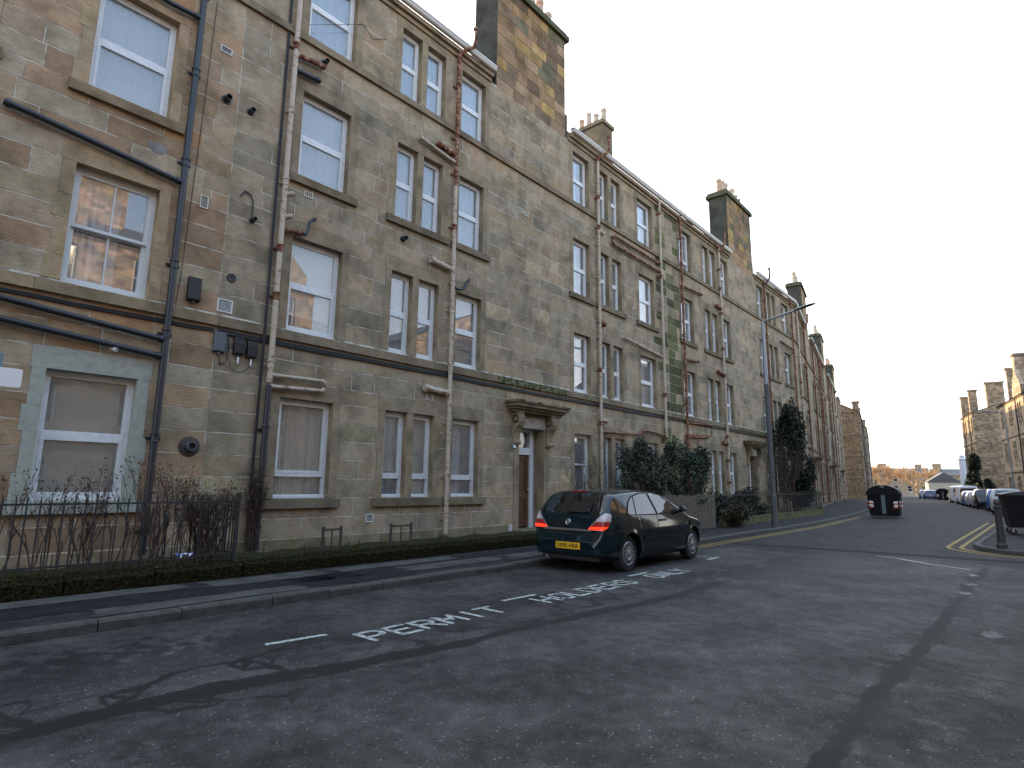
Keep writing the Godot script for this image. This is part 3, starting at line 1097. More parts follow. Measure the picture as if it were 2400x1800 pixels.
func kerb(line: Array, side: float, label: String) -> void:
	# kerb stones one after another; side +1: pavement lies to the left of travel
	var root := Node3D.new()
	root.name = numbered("kerb")
	add_child(root)
	root.set_meta("kind", "structure")
	var total := line_length(line)
	var s := 0.0
	var far := B.new()
	far.col = Color.WHITE
	while s < total - 0.2:
		var w := minf(rr(0.75, 1.15), total - s)
		var a: Array = along(line, s + 0.006)
		var e: Array = along(line, s + w - 0.006)
		var p0: Vector2 = a[0]
		var p1: Vector2 = e[0]
		var dir := (p1 - p0).normalized()
		var nrm := Vector2(dir.y, -dir.x) * side
		var mid := (p0 + p1) / 2
		if mid.x > -4.0:
			var near := mid.distance_to(Vector2(0, 10.8)) < 34.0
			var b := B.new() if near else far
			var top := 0.115 + rr(-0.008, 0.008)
			var q := [p0, p1, p1 + nrm * 0.15, p0 + nrm * 0.15]
			var lo := []
			var hi := []
			for k in 4:
				lo.append(Vector3(q[k].x, -0.02, q[k].y))
				var inset: Vector2 = nrm * 0.02 if k < 2 else Vector2.ZERO
				hi.append(Vector3(q[k].x + inset.x, top, q[k].y + inset.y))
			var m0: Vector3 = lo[0] + Vector3(0, top - 0.005, 0)
			var m1: Vector3 = lo[1] + Vector3(0, top - 0.005, 0)
			var out := Vector3(-nrm.x, 0, -nrm.y)
			b.quad(lo[0], lo[1], m1, m0, out)
			b.quad(m0, m1, hi[1], hi[0], out + Vector3.UP)
			b.quad(hi[0], hi[1], hi[2], hi[3], Vector3.UP)
			b.quad(lo[0], m0, hi[0], hi[3], Vector3(-dir.x, 0, -dir.y))
			b.quad(lo[1], m1, hi[1], hi[2], Vector3(dir.x, 0, dir.y))
			if near:
				part("kerb_stone", b, M.kerb, root)
		s += w
	var o := part("kerb_stones_beyond", far, M.kerb, root)
	o.set_meta("kind", "stuff")


func strip(b: B, line: Array, off: float, w: float, y: float, wob := 0.0) -> void:
	# flat band along a line, offset to the side
	var total := line_length(line)
	var n := maxi(2, int(total / 0.25))
	var prev := []
	for i in n + 1:
		var a: Array = along(line, total * i / n)
		var nrm := Vector2(a[1].y, -a[1].x)
		var j := rr(-wob, wob)
		var p: Vector2 = a[0] + nrm * (off + j)
		var q: Vector2 = a[0] + nrm * (off + w + rr(-wob, wob))
		if prev.size():
			b.quad(prev[0], Vector3(p.x, y, p.y), Vector3(q.x, y, q.y), prev[1], Vector3.UP)
		prev = [Vector3(p.x, y, p.y), Vector3(q.x, y, q.y)]


const STROKES := {
	"P": [[[0, 0], [0, 1], [0.7, 1], [0.95, 0.85], [0.95, 0.6], [0.7, 0.45], [0, 0.45]]],
	"E": [[[0.95, 0], [0, 0], [0, 1], [0.95, 1]], [[0, 0.52], [0.75, 0.52]]],
	"R": [[[0, 0], [0, 1], [0.7, 1], [0.95, 0.85], [0.95, 0.65], [0.7, 0.5], [0, 0.5]], [[0.5, 0.5], [0.98, 0]]],
	"M": [[[0, 0], [0.05, 1], [0.5, 0.4], [0.95, 1], [1, 0]]],
	"I": [[[0.5, 0], [0.5, 1]]],
	"T": [[[0.5, 0], [0.5, 1]], [[0, 1], [1, 1]]],
	"H": [[[0, 0], [0, 1]], [[0.95, 0], [0.95, 1]], [[0, 0.5], [0.95, 0.5]]],
	"O": [[[0.3, 0], [0, 0.25], [0, 0.75], [0.3, 1], [0.7, 1], [0.95, 0.75], [0.95, 0.25], [0.7, 0], [0.3, 0]]],
	"L": [[[0, 1], [0, 0], [0.9, 0]]],
	"D": [[[0, 0], [0, 1], [0.6, 1], [0.95, 0.7], [0.95, 0.3], [0.6, 0], [0, 0]]],
	"S": [[[0.95, 0.85], [0.65, 1], [0.25, 1], [0, 0.8], [0.15, 0.57], [0.8, 0.43], [0.95, 0.2], [0.7, 0], [0.25, 0], [0, 0.15]]],
	"N": [[[0, 0], [0, 1], [0.95, 0], [0.95, 1]]],
	"Y": [[[0, 1], [0.5, 0.5], [0.95, 1]], [[0.5, 0.5], [0.5, 0]]],
}


func road_word(word: String, x0: float, pitch: float, wide: float, z_low: float, z_high: float, worn: float, slant: float) -> void:
	var root := thing("road_lettering", {"PERMIT": "white painted word PERMIT on the road near the kerb", "HOLDERS": "white painted word HOLDERS on the road behind the car", "ONLY": "white painted word ONLY on the road beside the rear wheel"}[word], "road marking", Vector3(x0, 0, z_low), 0.0, "parking bay lettering")
	for i in word.length():
		var b := B.new()
		for line in STROKES[word[i]]:
			for k in line.size() - 1:
				var p := Vector2(line[k][0], line[k][1])
				var q := Vector2(line[k + 1][0], line[k + 1][1])
				var n := maxi(2, int((q - p).length() / 0.12))
				var last := []
				for j in n + 1:
					var t := p.lerp(q, float(j) / n)
					var c := Vector2(i * pitch + t.x * wide + slant * t.y, lerpf(0.0, z_high - z_low, t.y))
					var d := Vector2((q - p).x * wide, (q - p).y * (z_high - z_low)).normalized()
					var nn := Vector2(d.y, -d.x) * (0.031 + rr(-0.004, 0.005))
					if rng.randf() < worn:
						nn *= rr(0.1, 0.6)
					c += d * (-0.02 if j == 0 else (0.02 if j == n else 0.0))
					var a := Vector3(c.x + nn.x, 0.006, c.y + nn.y)
					var e := Vector3(c.x - nn.x, 0.006, c.y - nn.y)
					if last.size():
						b.quad(last[0], a, e, last[1], Vector3.UP)
					last = [a, e]
		part("letter", b, M.paint_white, root)


func road_texture() -> ImageTexture:
	# worn asphalt: x -1..16.6 m, z 3.5..11.5 m
	var W := 2048
	var H := 930
	var ppm := W / 17.6
	var f := FastNoiseLite.new()
	f.noise_type = FastNoiseLite.TYPE_SIMPLEX
	f.seed = 3
	f.frequency = 0.55
	f.fractal_octaves = 2
	var fine := f.get_image(W, H).get_data()
	f.seed = 4
	f.frequency = 0.006
	f.fractal_octaves = 5
	var broad := f.get_image(W, H).get_data()
	f.seed = 8
	f.frequency = 0.03
	f.fractal_octaves = 4
	var mid := f.get_image(W, H).get_data()
	var px := PackedFloat32Array()
	px.resize(W * H)
	for j in H:
		var z := 3.5 + j / ppm
		for i in W:
			var k := j * W + i
			var x := -1.0 + i / ppm
			var v := 0.24 + (fine[k] - 128) * 0.0006 + (broad[k] - 128) * 0.0005 + (mid[k] - 128) * 0.00035
			var edge := (mid[k] - 128) * 0.004 + (broad[k] - 128) * 0.003
			# darker relaid lanes beside the kerb and along the bay line
			if z < 5.35 + edge and z > 4.55 + edge and x < 3.4 + edge * 2:
				v -= 0.055
			if z > 5.30 + edge * 0.6 and z < 6.75 + edge and x > 3.4 + edge:
				v -= 0.02
			if x > 9.4 + edge * 3 and z > 6.3 + edge and z < 7.35 + edge * 2 and x < 15.2:
				v -= 0.05
			if x < 3.4 + edge and z < 4.4:
				v -= 0.01
			if x > 3.4 + edge and z < 5.3 + edge * 0.6:
				v -= 0.012
			# trench across the road at the far end
			if x > 15.1 + (z - 4.5) * 0.14 + edge * 0.3:
				v -= 0.075
			if z > 9.75 + edge * 0.4:
				v -= 0.03
			px[k] = v
	var r2 := RandomNumberGenerator.new()
	r2.seed = 99
	# pale and dark chippings
	for n in 26000:
		var i := r2.randi_range(2, W - 4)
		var j := r2.randi_range(2, H - 4)
		var a := 0.12 + 0.2 * r2.randf() if r2.randf() < 0.6 else -0.1
		if r2.randf() < 0.04:
			a = 0.33
		px[j * W + i] += a
		if r2.randf() < 0.5:
			px[j * W + i + 1] += a * 0.8
		if r2.randf() < 0.2:
			px[(j + 1) * W + i] += a * 0.7
	# dark flecks lying across the lane
	for n in 900:
		var i := r2.randi_range(8, W - 24)
		var j := r2.randi_range(4, H - 6)
		var l := r2.randi_range(3, 9)
		for q in l:
			var jj := j + (q * r2.randi_range(0, 1)) / 2
			px[jj * W + i + q] -= 0.07
			px[(jj + 1) * W + i + q] -= 0.045
	# sealed joint and its crack web
	var joint := [Vector2(-1, 6.14), Vector2(0.85, 6.11), Vector2(1.8, 6.1), Vector2(2.7, 6.2), Vector2(3.2, 6.36), Vector2(4.3, 6.5), Vector2(5.5, 6.58), Vector2(6.7, 6.72), Vector2(8.1, 6.86), Vector2(9.6, 6.8)]
	crack(px, W, H, ppm, joint, 0.065, 0.105, r2, 0.03)
	crack(px, W, H, ppm, joint, 0.08, 0.06, r2, 0.05)
	crack(px, W, H, ppm, [Vector2(-1, 5.98), Vector2(1.2, 5.95), Vector2(2.2, 6.02), Vector2(2.8, 6.15)], 0.022, 0.11, r2, 0.03)
	crack(px, W, H, ppm, [Vector2(-1, 5.72), Vector2(0.9, 5.7), Vector2(1.6, 5.66), Vector2(2.1, 5.62)], 0.012, 0.1, r2, 0.03)
	crack(px, W, H, ppm, [Vector2(1.75, 6.12), Vector2(1.95, 6.35), Vector2(2.2, 6.5), Vector2(2.35, 6.62), Vector2(2.3, 6.8)], 0.016, 0.11, r2, 0.03)
	crack(px, W, H, ppm, [Vector2(2.35, 6.62), Vector2(2.5, 6.55)], 0.012, 0.1, r2, 0.02)
	crack(px, W, H, ppm, [Vector2(3.0, 6.3), Vector2(3.2, 6.55), Vector2(3.4, 6.65), Vector2(3.75, 6.72)], 0.014, 0.11, r2, 0.03)
	crack(px, W, H, ppm, [Vector2(6.6, 6.72), Vector2(7.0, 6.9), Vector2(7.5, 6.95)], 0.012, 0.1, r2, 0.03)
	crack(px, W, H, ppm, [Vector2(3.6, 9.72), Vector2(5.2, 9.7), Vector2(6.4, 9.74), Vector2(7.7, 9.77), Vector2(9.0, 9.8), Vector2(12.5, 9.82), Vector2(15.4, 9.88)], 0.05, 0.09, r2, 0.05)
	crack(px, W, H, ppm, [Vector2(3.6, 9.74), Vector2(5.2, 9.74), Vector2(6.4, 9.78), Vector2(8.2, 9.82)], 0.075, 0.06, r2, 0.05)
	crack(px, W, H, ppm, [Vector2(3.6, 9.78), Vector2(5.2, 9.78), Vector2(7.4, 9.84)], 0.035, -0.03, r2, 0.03)
	crack(px, W, H, ppm, [Vector2(7.8, 9.83), Vector2(8.0, 10.45), Vector2(8.1, 11)], 0.012, 0.1, r2, 0.02)
	crack(px, W, H, ppm, [Vector2(6.4, 9.8), Vector2(6.4, 10.42), Vector2(6.3, 11)], 0.014, 0.1, r2, 0.02)
	for c in [[4.65, 9.4], [6.5, 9.3], [5.2, 9.35], [7.2, 9.4], [8.6, 9.42], [10.2, 9.5], [5.6, 10.0], [4.4, 10.0], [9.4, 10.1]]:
		crack(px, W, H, ppm, [Vector2(c[0], c[1]), Vector2(c[0] + r2.randf_range(-0.1, 0.1), c[1] + 0.35)], 0.009, 0.09, r2, 0.02)
	# web of short cracks between the bay line and the joint
	var seeds := []
	for n in 95:
		seeds.append(Vector2(r2.randf_range(-0.6, 8.8), r2.randf_range(5.35, 6.5)))
	for a in seeds.size():
		var near := []
		for b in seeds.size():
			if a != b:
				near.append([seeds[a].distance_to(seeds[b]), seeds[b]])
		near.sort_custom(func(p, q): return p[0] < q[0])
		for k in 3:
			var e: Vector2 = near[k][1]
			if near[k][0] < 0.75 and r2.randf() < 0.8:
				crack(px, W, H, ppm, [seeds[a], seeds[a].lerp(e, 0.5) + Vector2(r2.randf_range(-0.1, 0.1), r2.randf_range(-0.06, 0.06)), e], r2.randf_range(0.01, 0.03), 0.10, r2, 0.03)
	# oily patches
	for s in [[2.0, 6.75, 0.45], [1.3, 6.85, 0.3], [8.0, 7.0, 0.25], [5.6, 8.0, 0.12], [6.3, 10.0, 0.3], [9.5, 9.95, 0.25], [7.5, 9.6, 0.2], [10.9, 6.9, 0.3], [3.0, 4.9, 0.3]]:
		blotch(px, W, H, ppm, s[0], s[1], s[2], -0.055, r2)
	# scraped pale spots and spilt paint
	for s in [[11.28, 9.83, 0.10], [13.7, 9.76, 0.09], [12.4, 9.8, 0.12], [8.32, 10.27, 0.13], [4.8, 10.15, 0.22], [6.2, 10.3, 0.25], [4.05, 8.4, 0.025], [5.6, 7.6, 0.03], [7.2, 8.5, 0.03], [2.9, 7.8, 0.03]]:
		blotch(px, W, H, ppm, s[0], s[1], s[2], (0.22 if s[2] > 0.05 else 0.05) if s[2] < 0.14 else 0.07, r2)
	var out := PackedByteArray()
	out.resize(W * H * 3)
	for k in W * H:
		var v := clampf(px[k], 0.07, 0.85)
		out[k * 3] = int(v * 258)
		out[k * 3 + 1] = int(v * 245)
		out[k * 3 + 2] = int(v * 236)
	return ImageTexture.create_from_image(Image.create_from_data(W, H, false, Image.FORMAT_RGB8, out))


func crack(px: PackedFloat32Array, W: int, H: int, ppm: float, pts: Array, r: float, dark: float, r2: RandomNumberGenerator, wander: float) -> void:
	for k in pts.size() - 1:
		var a: Vector2 = pts[k]
		var b: Vector2 = pts[k + 1]
		var n := int((b - a).length() * ppm / 1.5) + 1
		var off := 0.0
		var wide := 1.0
		for i in n + 1:
			off = clampf(off + r2.randf_range(-1, 1) * 0.006, -wander, wander)
			wide = clampf(wide + r2.randf_range(-0.16, 0.16), 0.35, 1.7)
			var nrm := (b - a).normalized().orthogonal()
			var ends := minf(1.0, minf(i, n - i) * 0.15)
			var p := a.lerp(b, float(i) / n) + nrm * off * ends
			var rad := r * wide * ppm
			var ci := int((p.x + 1.0) * ppm)
			var cj := int((p.y - 3.5) * ppm)
			var R := int(rad) + 1
			for jj in range(maxi(0, cj - R), mini(H - 1, cj + R) + 1):
				for ii in range(maxi(0, ci - R), mini(W - 1, ci + R) + 1):
					var d := Vector2(ii - ci, jj - cj).length()
					if d < rad + r2.randf_range(-0.8 - rad * 0.45, 0.8 + rad * 0.25):
						px[jj * W + ii] = minf(px[jj * W + ii], 0.24 - dark + r2.randf_range(-0.02, 0.035))


func blotch(px: PackedFloat32Array, W: int, H: int, ppm: float, x: float, z: float, r: float, add: float, r2: RandomNumberGenerator) -> void:
	var n := int(60 + r * 260)
	for k in n:
		var a := r2.randf() * TAU
		var q := r * sqrt(r2.randf())
		var ci := int((x + cos(a) * q * 1.6 + 1.0) * ppm)
		var cj := int((z + sin(a) * q * 0.7 - 3.5) * ppm)
		var R := r2.randi_range(1, 3 + int(r * 12))
		for jj in range(maxi(0, cj - R), mini(H - 1, cj + R) + 1):
			for ii in range(maxi(0, ci - R), mini(W - 1, ci + R) + 1):
				if (ii - ci) * (ii - ci) + (jj - cj) * (jj - cj) <= R * R:
					px[jj * W + ii] += add * 0.28 * (1.0 if absf(px[jj * W + ii] - 0.24) < absf(add) * 1.1 else 0.0)


func make_ground() -> void:
	# asphalt everywhere, to the horizon
	var g := B.new()
	var hole := [-1.0, 16.6, 3.5, 11.5]
	wall_flat(g, [[-400, -1, -400, 600], [16.6, 1200, -400, 600], [-1, 16.6, -400, 3.5], [-1, 16.6, 11.5, 600]])
	structure("road", g, M.asphalt)
	var n := B.new()
	n.use_uv = true
	var c := [Vector3(-1, 0, 3.5), Vector3(16.6, 0, 3.5), Vector3(16.6, 0, 11.5), Vector3(-1, 0, 11.5)]
	var t := [Vector2(0, 0), Vector2(1, 0), Vector2(1, 1), Vector2(0, 1)]
	for k in [0, 1, 2, 0, 2, 3]:
		n.vert(c[k], Vector3.UP, t[k])
	var m := plain(lin(1, 1, 1), 0.82, 0, 0.35)
	m.albedo_texture = road_texture()
	structure("road_worn_lane", n, m)
	# pavements
	var p := B.new()
	var pts := []
	for q in KERB_LEFT:
		pts.append(q)
	for i in KERB_LEFT.size() - 1:
		var a: Vector2 = KERB_LEFT[i] - Vector2(0, 0.14)
		var b: Vector2 = KERB_LEFT[i + 1] - Vector2(0, 0.14)
		var za: float = 0.0 if a.x < 40 else -(a.x - 39.5) * 0.173
		var zb: float = 0.0 if b.x < 40 else -(b.x - 39.5) * 0.173
		p.quad(Vector3(a.x, 0.11, a.y), Vector3(b.x, 0.11, b.y), Vector3(b.x, 0.11, zb - 0.2), Vector3(a.x, 0.11, za - 0.2), Vector3.UP)
	structure("pavement_left", p, M.pavement)
	var q := B.new()
	for i in range(1, KERB_RIGHT.size() - 1):
		var a: Vector2 = KERB_RIGHT[i]
		var b: Vector2 = KERB_RIGHT[i + 1]
		q.quad(Vector3(a.x, 0.105, a.y + 0.12), Vector3(b.x, 0.105, b.y + 0.12), Vector3(b.x, 0.105, 26), Vector3(a.x, 0.105, 26), Vector3.UP)
	structure("pavement_right", q, M.pavement)
	kerb(KERB_LEFT, 1.0, "")
	kerb(KERB_RIGHT, -1.0, "")
	# relaid strips and slabs in the left pavement
	for s in [[0.6, 1.85, 3.3, 2.28, "pale"], [3.55, 1.95, 5.3, 2.45, "pale"], [5.5, 2.0, 8.1, 2.4, "pale"], [6.4, 2.6, 9.0, 3.1, "pale"], [-2.0, 2.32, 5.6, 2.95, "dark"], [4.5, 2.5, 6.3, 3.4, "dark"], [6.3, 2.05, 12.5, 2.55, "dark"], [8.6, 2.6, 12.6, 3.2, "pale"], [2.0, 3.0, 4.4, 3.4, "pale"]]:
		var b := B.new()
		var poly := PackedVector2Array()
		var e := [Vector2(s[0], s[1]), Vector2(s[2], s[1]), Vector2(s[2], s[3]), Vector2(s[0], s[3])]
		for k in 4:
			for j in 8:
				poly.append(e[k].lerp(e[(k + 1) % 4], j / 8.0) + Vector2(rr(-0.05, 0.05), rr(-0.025, 0.025)))
		var idx := Geometry2D.triangulate_polygon(poly)
		for k in range(0, idx.size(), 3):
			b.tri(Vector3(poly[idx[k]].x, 0, poly[idx[k]].y), Vector3(poly[idx[k + 1]].x, 0, poly[idx[k + 1]].y), Vector3(poly[idx[k + 2]].x, 0, poly[idx[k + 2]].y), Vector3.UP)
		var o := structure("pavement_patch", b, M.pavement_pale if s[4] == "pale" else M.pavement_dark)
		o.position.y = 0.114 if s[4] == "dark" else 0.118
	# trench scar where the newer surface starts
	var tr := B.new()
	strip(tr, [Vector2(16.6, 3.9), Vector2(16.6, 4.6), Vector2(16.9, 7.6), Vector2(17.15, 11.5), Vector2(17.3, 22)], -0.45, 0.5, 0.003, 0.03)
	structure("road_trench_scar", tr, M.pavement_dark)
	# markings
	road_word("PERMIT", 3.68, 0.335, 0.25, 5.84, 5.50, 0.03, 0.0)
	road_word("HOLDERS", 6.36, 0.34, 0.25, 5.90, 5.56, 0.06, 0.0)
	road_word("ONLY", 9.3, 0.32, 0.24, 5.92, 5.60, 0.08, 0.0)
	for d in [[2.88, 5.23, 3.48, 5.30], [6.0, 5.38, 6.66, 5.40], [9.1, 5.45, 9.72, 5.46], [12.28, 5.45, 12.95, 5.43]]:
		var b := B.new()
		strip(b, [Vector2(d[0], d[1]), Vector2(d[2], d[3])], -0.035, 0.07, 0.006, 0.007)
		var o := structure("bay_line_dash", b, M.paint_white)
	var eb := B.new()
	strip(eb, [Vector2(12.75, 4.6), Vector2(12.75, 5.4)], -0.03, 0.06, 0.006, 0.008)
	structure("bay_line_end", eb, M.paint_white)
	var wl := B.new()
	strip(wl, [Vector2(15.88, 7.85), Vector2(15.7, 8.3), Vector2(14.95, 9.05), Vector2(14.55, 9.65)], -0.03, 0.07, 0.006, 0.025)
	structure("junction_line", wl, M.paint_white)
	# double yellow lines
	for off in [0.22, 0.42]:
		var y := B.new()
		strip(y, [Vector2(12.0, 3.62), Vector2(14.2, 3.82), Vector2(26, 3.75), Vector2(36.8, 3.05)], -off - 0.09, 0.09, 0.006, 0.008)
		structure("yellow_line", y, M.paint_yellow)
	for off in [0.18, 0.46]:
		var y := B.new()
		var path := [Vector2(18.35 - off, 16), Vector2(18.35 - off, 11.0)]
		for k in 7:
			var a := (k + 1) / 8.0 * PI / 2
			path.append(Vector2(18.35 - off + (1 - cos(a)) * (1.65 + off), 11.0 - sin(a) * (1.67 + off)))
		path.append(Vector2(20.0, 9.33 - off))
		path.append(Vector2(36, 9.38 - off))
		strip(y, path, 0, 0.1, 0.006, 0.007)
		structure("yellow_line", y, M.paint_yellow)


func wall_flat(b: B, rects: Array) -> void:
	for r in rects:
		b.quad(Vector3(r[0], 0, r[2]), Vector3(r[1], 0, r[2]), Vector3(r[1], 0, r[3]), Vector3(r[0], 0, r[3]), Vector3.UP)


# ---------------------------------------------------------------- pipes, cables and boxes on the fronts
func grille(t: Node, u: float, y: float, w: float, h: float, m: Material, slats: int, upright := false) -> void:
	var b := B.new()
	ring(b, u - w / 2, u + w / 2, y - h / 2, y + h / 2, 0.018, 0.0, 0.02)
	b.box(Vector3(u - w / 2 + 0.01, y - h / 2 + 0.01, 0.0), Vector3(u + w / 2 - 0.01, y + h / 2 - 0.01, 0.006))
	var g := part("vent_grille", b, m, t)
	var d := B.new()
	for i in slats:
		var k := (i + 0.5) / slats
		if upright:
			var x := lerpf(u - w / 2 + 0.02, u + w / 2 - 0.02, k)
			d.box(Vector3(x - w * 0.2 / slats, y - h / 2 + 0.025, 0.006), Vector3(x + w * 0.2 / slats, y + h / 2 - 0.025, 0.009))
		else:
			var yy := lerpf(y - h / 2 + 0.02, y + h / 2 - 0.02, k)
			d.box(Vector3(u - w / 2 + 0.025, yy - h * 0.2 / slats, 0.006), Vector3(u + w / 2 - 0.025, yy + h * 0.2 / slats, 0.009))
	part("slot", d, M.dark, g)


func flue(t: Node, u: float, y: float, r: float, plate := 0.0) -> void:
	if plate > 0:
		var p := B.new()
		p.lathe(Vector3(u, y, 0.0), Vector3(0, 0, 1), [[plate, 0], [plate, 0.015], [plate * 0.6, 0.035], [r, 0.04]], 24)
		part("flue_plate", p, M.iron_rust, t)
	var b := B.new()
	b.lathe(Vector3(u, y, 0.0), Vector3(0, 0, 1), [[r * 1.5, 0.0], [r * 1.45, 0.015], [r, 0.02], [r, 0.15], [r * 0.8, 0.15], [r * 0.8, 0.05], [0.0, 0.05]], 16)
	part("flue", b, M.box_grey if plate > 0 else M.box_black, t)


func cable(t: Node, pts: Array, r: float, sag := 0.0) -> void:
	var out := []
	for i in pts.size() - 1:
		for k in 5:
			var s := k / 5.0
			var p: Vector3 = pts[i].lerp(pts[i + 1], s)
			p.y -= sag * sin(s * PI) + rr(-0.004, 0.004)
			out.append(p)
	out.append(pts[-1])
	var b := B.new()
	b.tube(out, r, 5)
	part("cable", b, M.cable, t)


func wall_box(t: Node, x0: float, x1: float, y0: float, y1: float, deep: float, m: Material, ribs: int) -> void:
	var b := B.new()
	var ch := 0.02
	b.box(Vector3(x0, y0, 0.0), Vector3(x1, y1, deep - ch))
	b.stone(x0, x1, y0, y1, deep - ch - 0.001, deep, ch)
	for i in ribs:
		var y := lerpf(y0 + 0.04, y1 - 0.08, float(i) / ribs)
		b.box(Vector3(x0 - 0.008, y, 0.02), Vector3(x1 + 0.008, y + 0.03, deep + 0.008))
	b.tube([Vector3((x0 + x1) / 2, y0 - 0.05, deep / 2), Vector3((x0 + x1) / 2, y0, deep / 2)], 0.025, 8)
	part("cable_box", b, m, t)


func V(u: float, y: float, z := 0.1) -> Vector3:
	return Vector3(u, y, z)


func fit_red(t: Node3D) -> void:
	var o := -13.52
	var bp: Material = M.pipe_black
	drainpipe(t, 3.36 - o, 0.35, 13.3, bp, 5, false, 0.1)
	branch(t, [V(0.9 - o, 6.9), V(1.2 - o, 6.88), V(3.33 - o, 6.64)], 0.05, bp)
	branch(t, [V(-2 - o, 4.3), V(1.23 - o, 4.02), V(3.33 - o, 3.82)], 0.048, bp)
	branch(t, [V(-2 - o, 4.0), V(1.26 - o, 3.72), V(3.33 - o, 3.53)], 0.048, bp)
	branch(t, [V(2.2 - o, 9.9), V(2.85 - o, 9.87), V(3.33 - o, 9.9)], 0.045, bp)
	for k in 3:
		cable(t, [V(-2 - o, 4.19 - k * 0.02, 0.03), V(1.2 - o, 4.18 - k * 0.02, 0.03), V(3.3 - o, 4.18 - k * 0.025, 0.03), V(17.65, 4.19 - k * 0.02, 0.03)], 0.012, 0.01)
	cable(t, [V(17.14, 10.5, 0.02), V(17.1, 8.0, 0.02), V(17.03, 5.0, 0.02), V(16.98, 4.3, 0.04)], 0.006)
	grille(t, 3.87 - o, 9.61, 0.22, 0.13, M.gutter, 4)
	grille(t, 3.76 - o, 6.47, 0.14, 0.24, M.blind_cream, 4, true)
	flue(t, 3.96 - o, 8.62, 0.06)
	flue(t, 3.93 - o, 2.08, 0.075, 0.17)
	wall_box(t, 3.63 - o, 3.84 - o, 4.6, 5.02, 0.1, M.box_black, 1)
	# small bullet camera under the pipe, and pipe clips
	var cb := B.new()
	cb.lathe(Vector3(2.62 - o, 3.55, 0.04), Vector3(0.5, -0.3, 1), [[0.0, 0.0], [0.03, 0.0], [0.033, 0.11], [0.024, 0.11], [0.024, 0.09], [0, 0.09]], 10)
	part("wall_camera", cb, M.white, t)
	# repair patch of grey cement
	var pb := B.new()
	var poly := PackedVector2Array()
	for k in 16:
		var a := TAU * k / 16
		poly.append(Vector2(cos(a) * 0.17 * rr(0.75, 1.2), sin(a) * 0.11 * rr(0.7, 1.2)))
	pb.col = Color(0.30, 0.30, 0.29)
	pb.slab(poly, Vector3(2.95 - o, 7.15, 0.001), Vector3.RIGHT, Vector3.UP, Vector3(0, 0, 0.006))
	part("cement_patch", pb, M.stone, t)


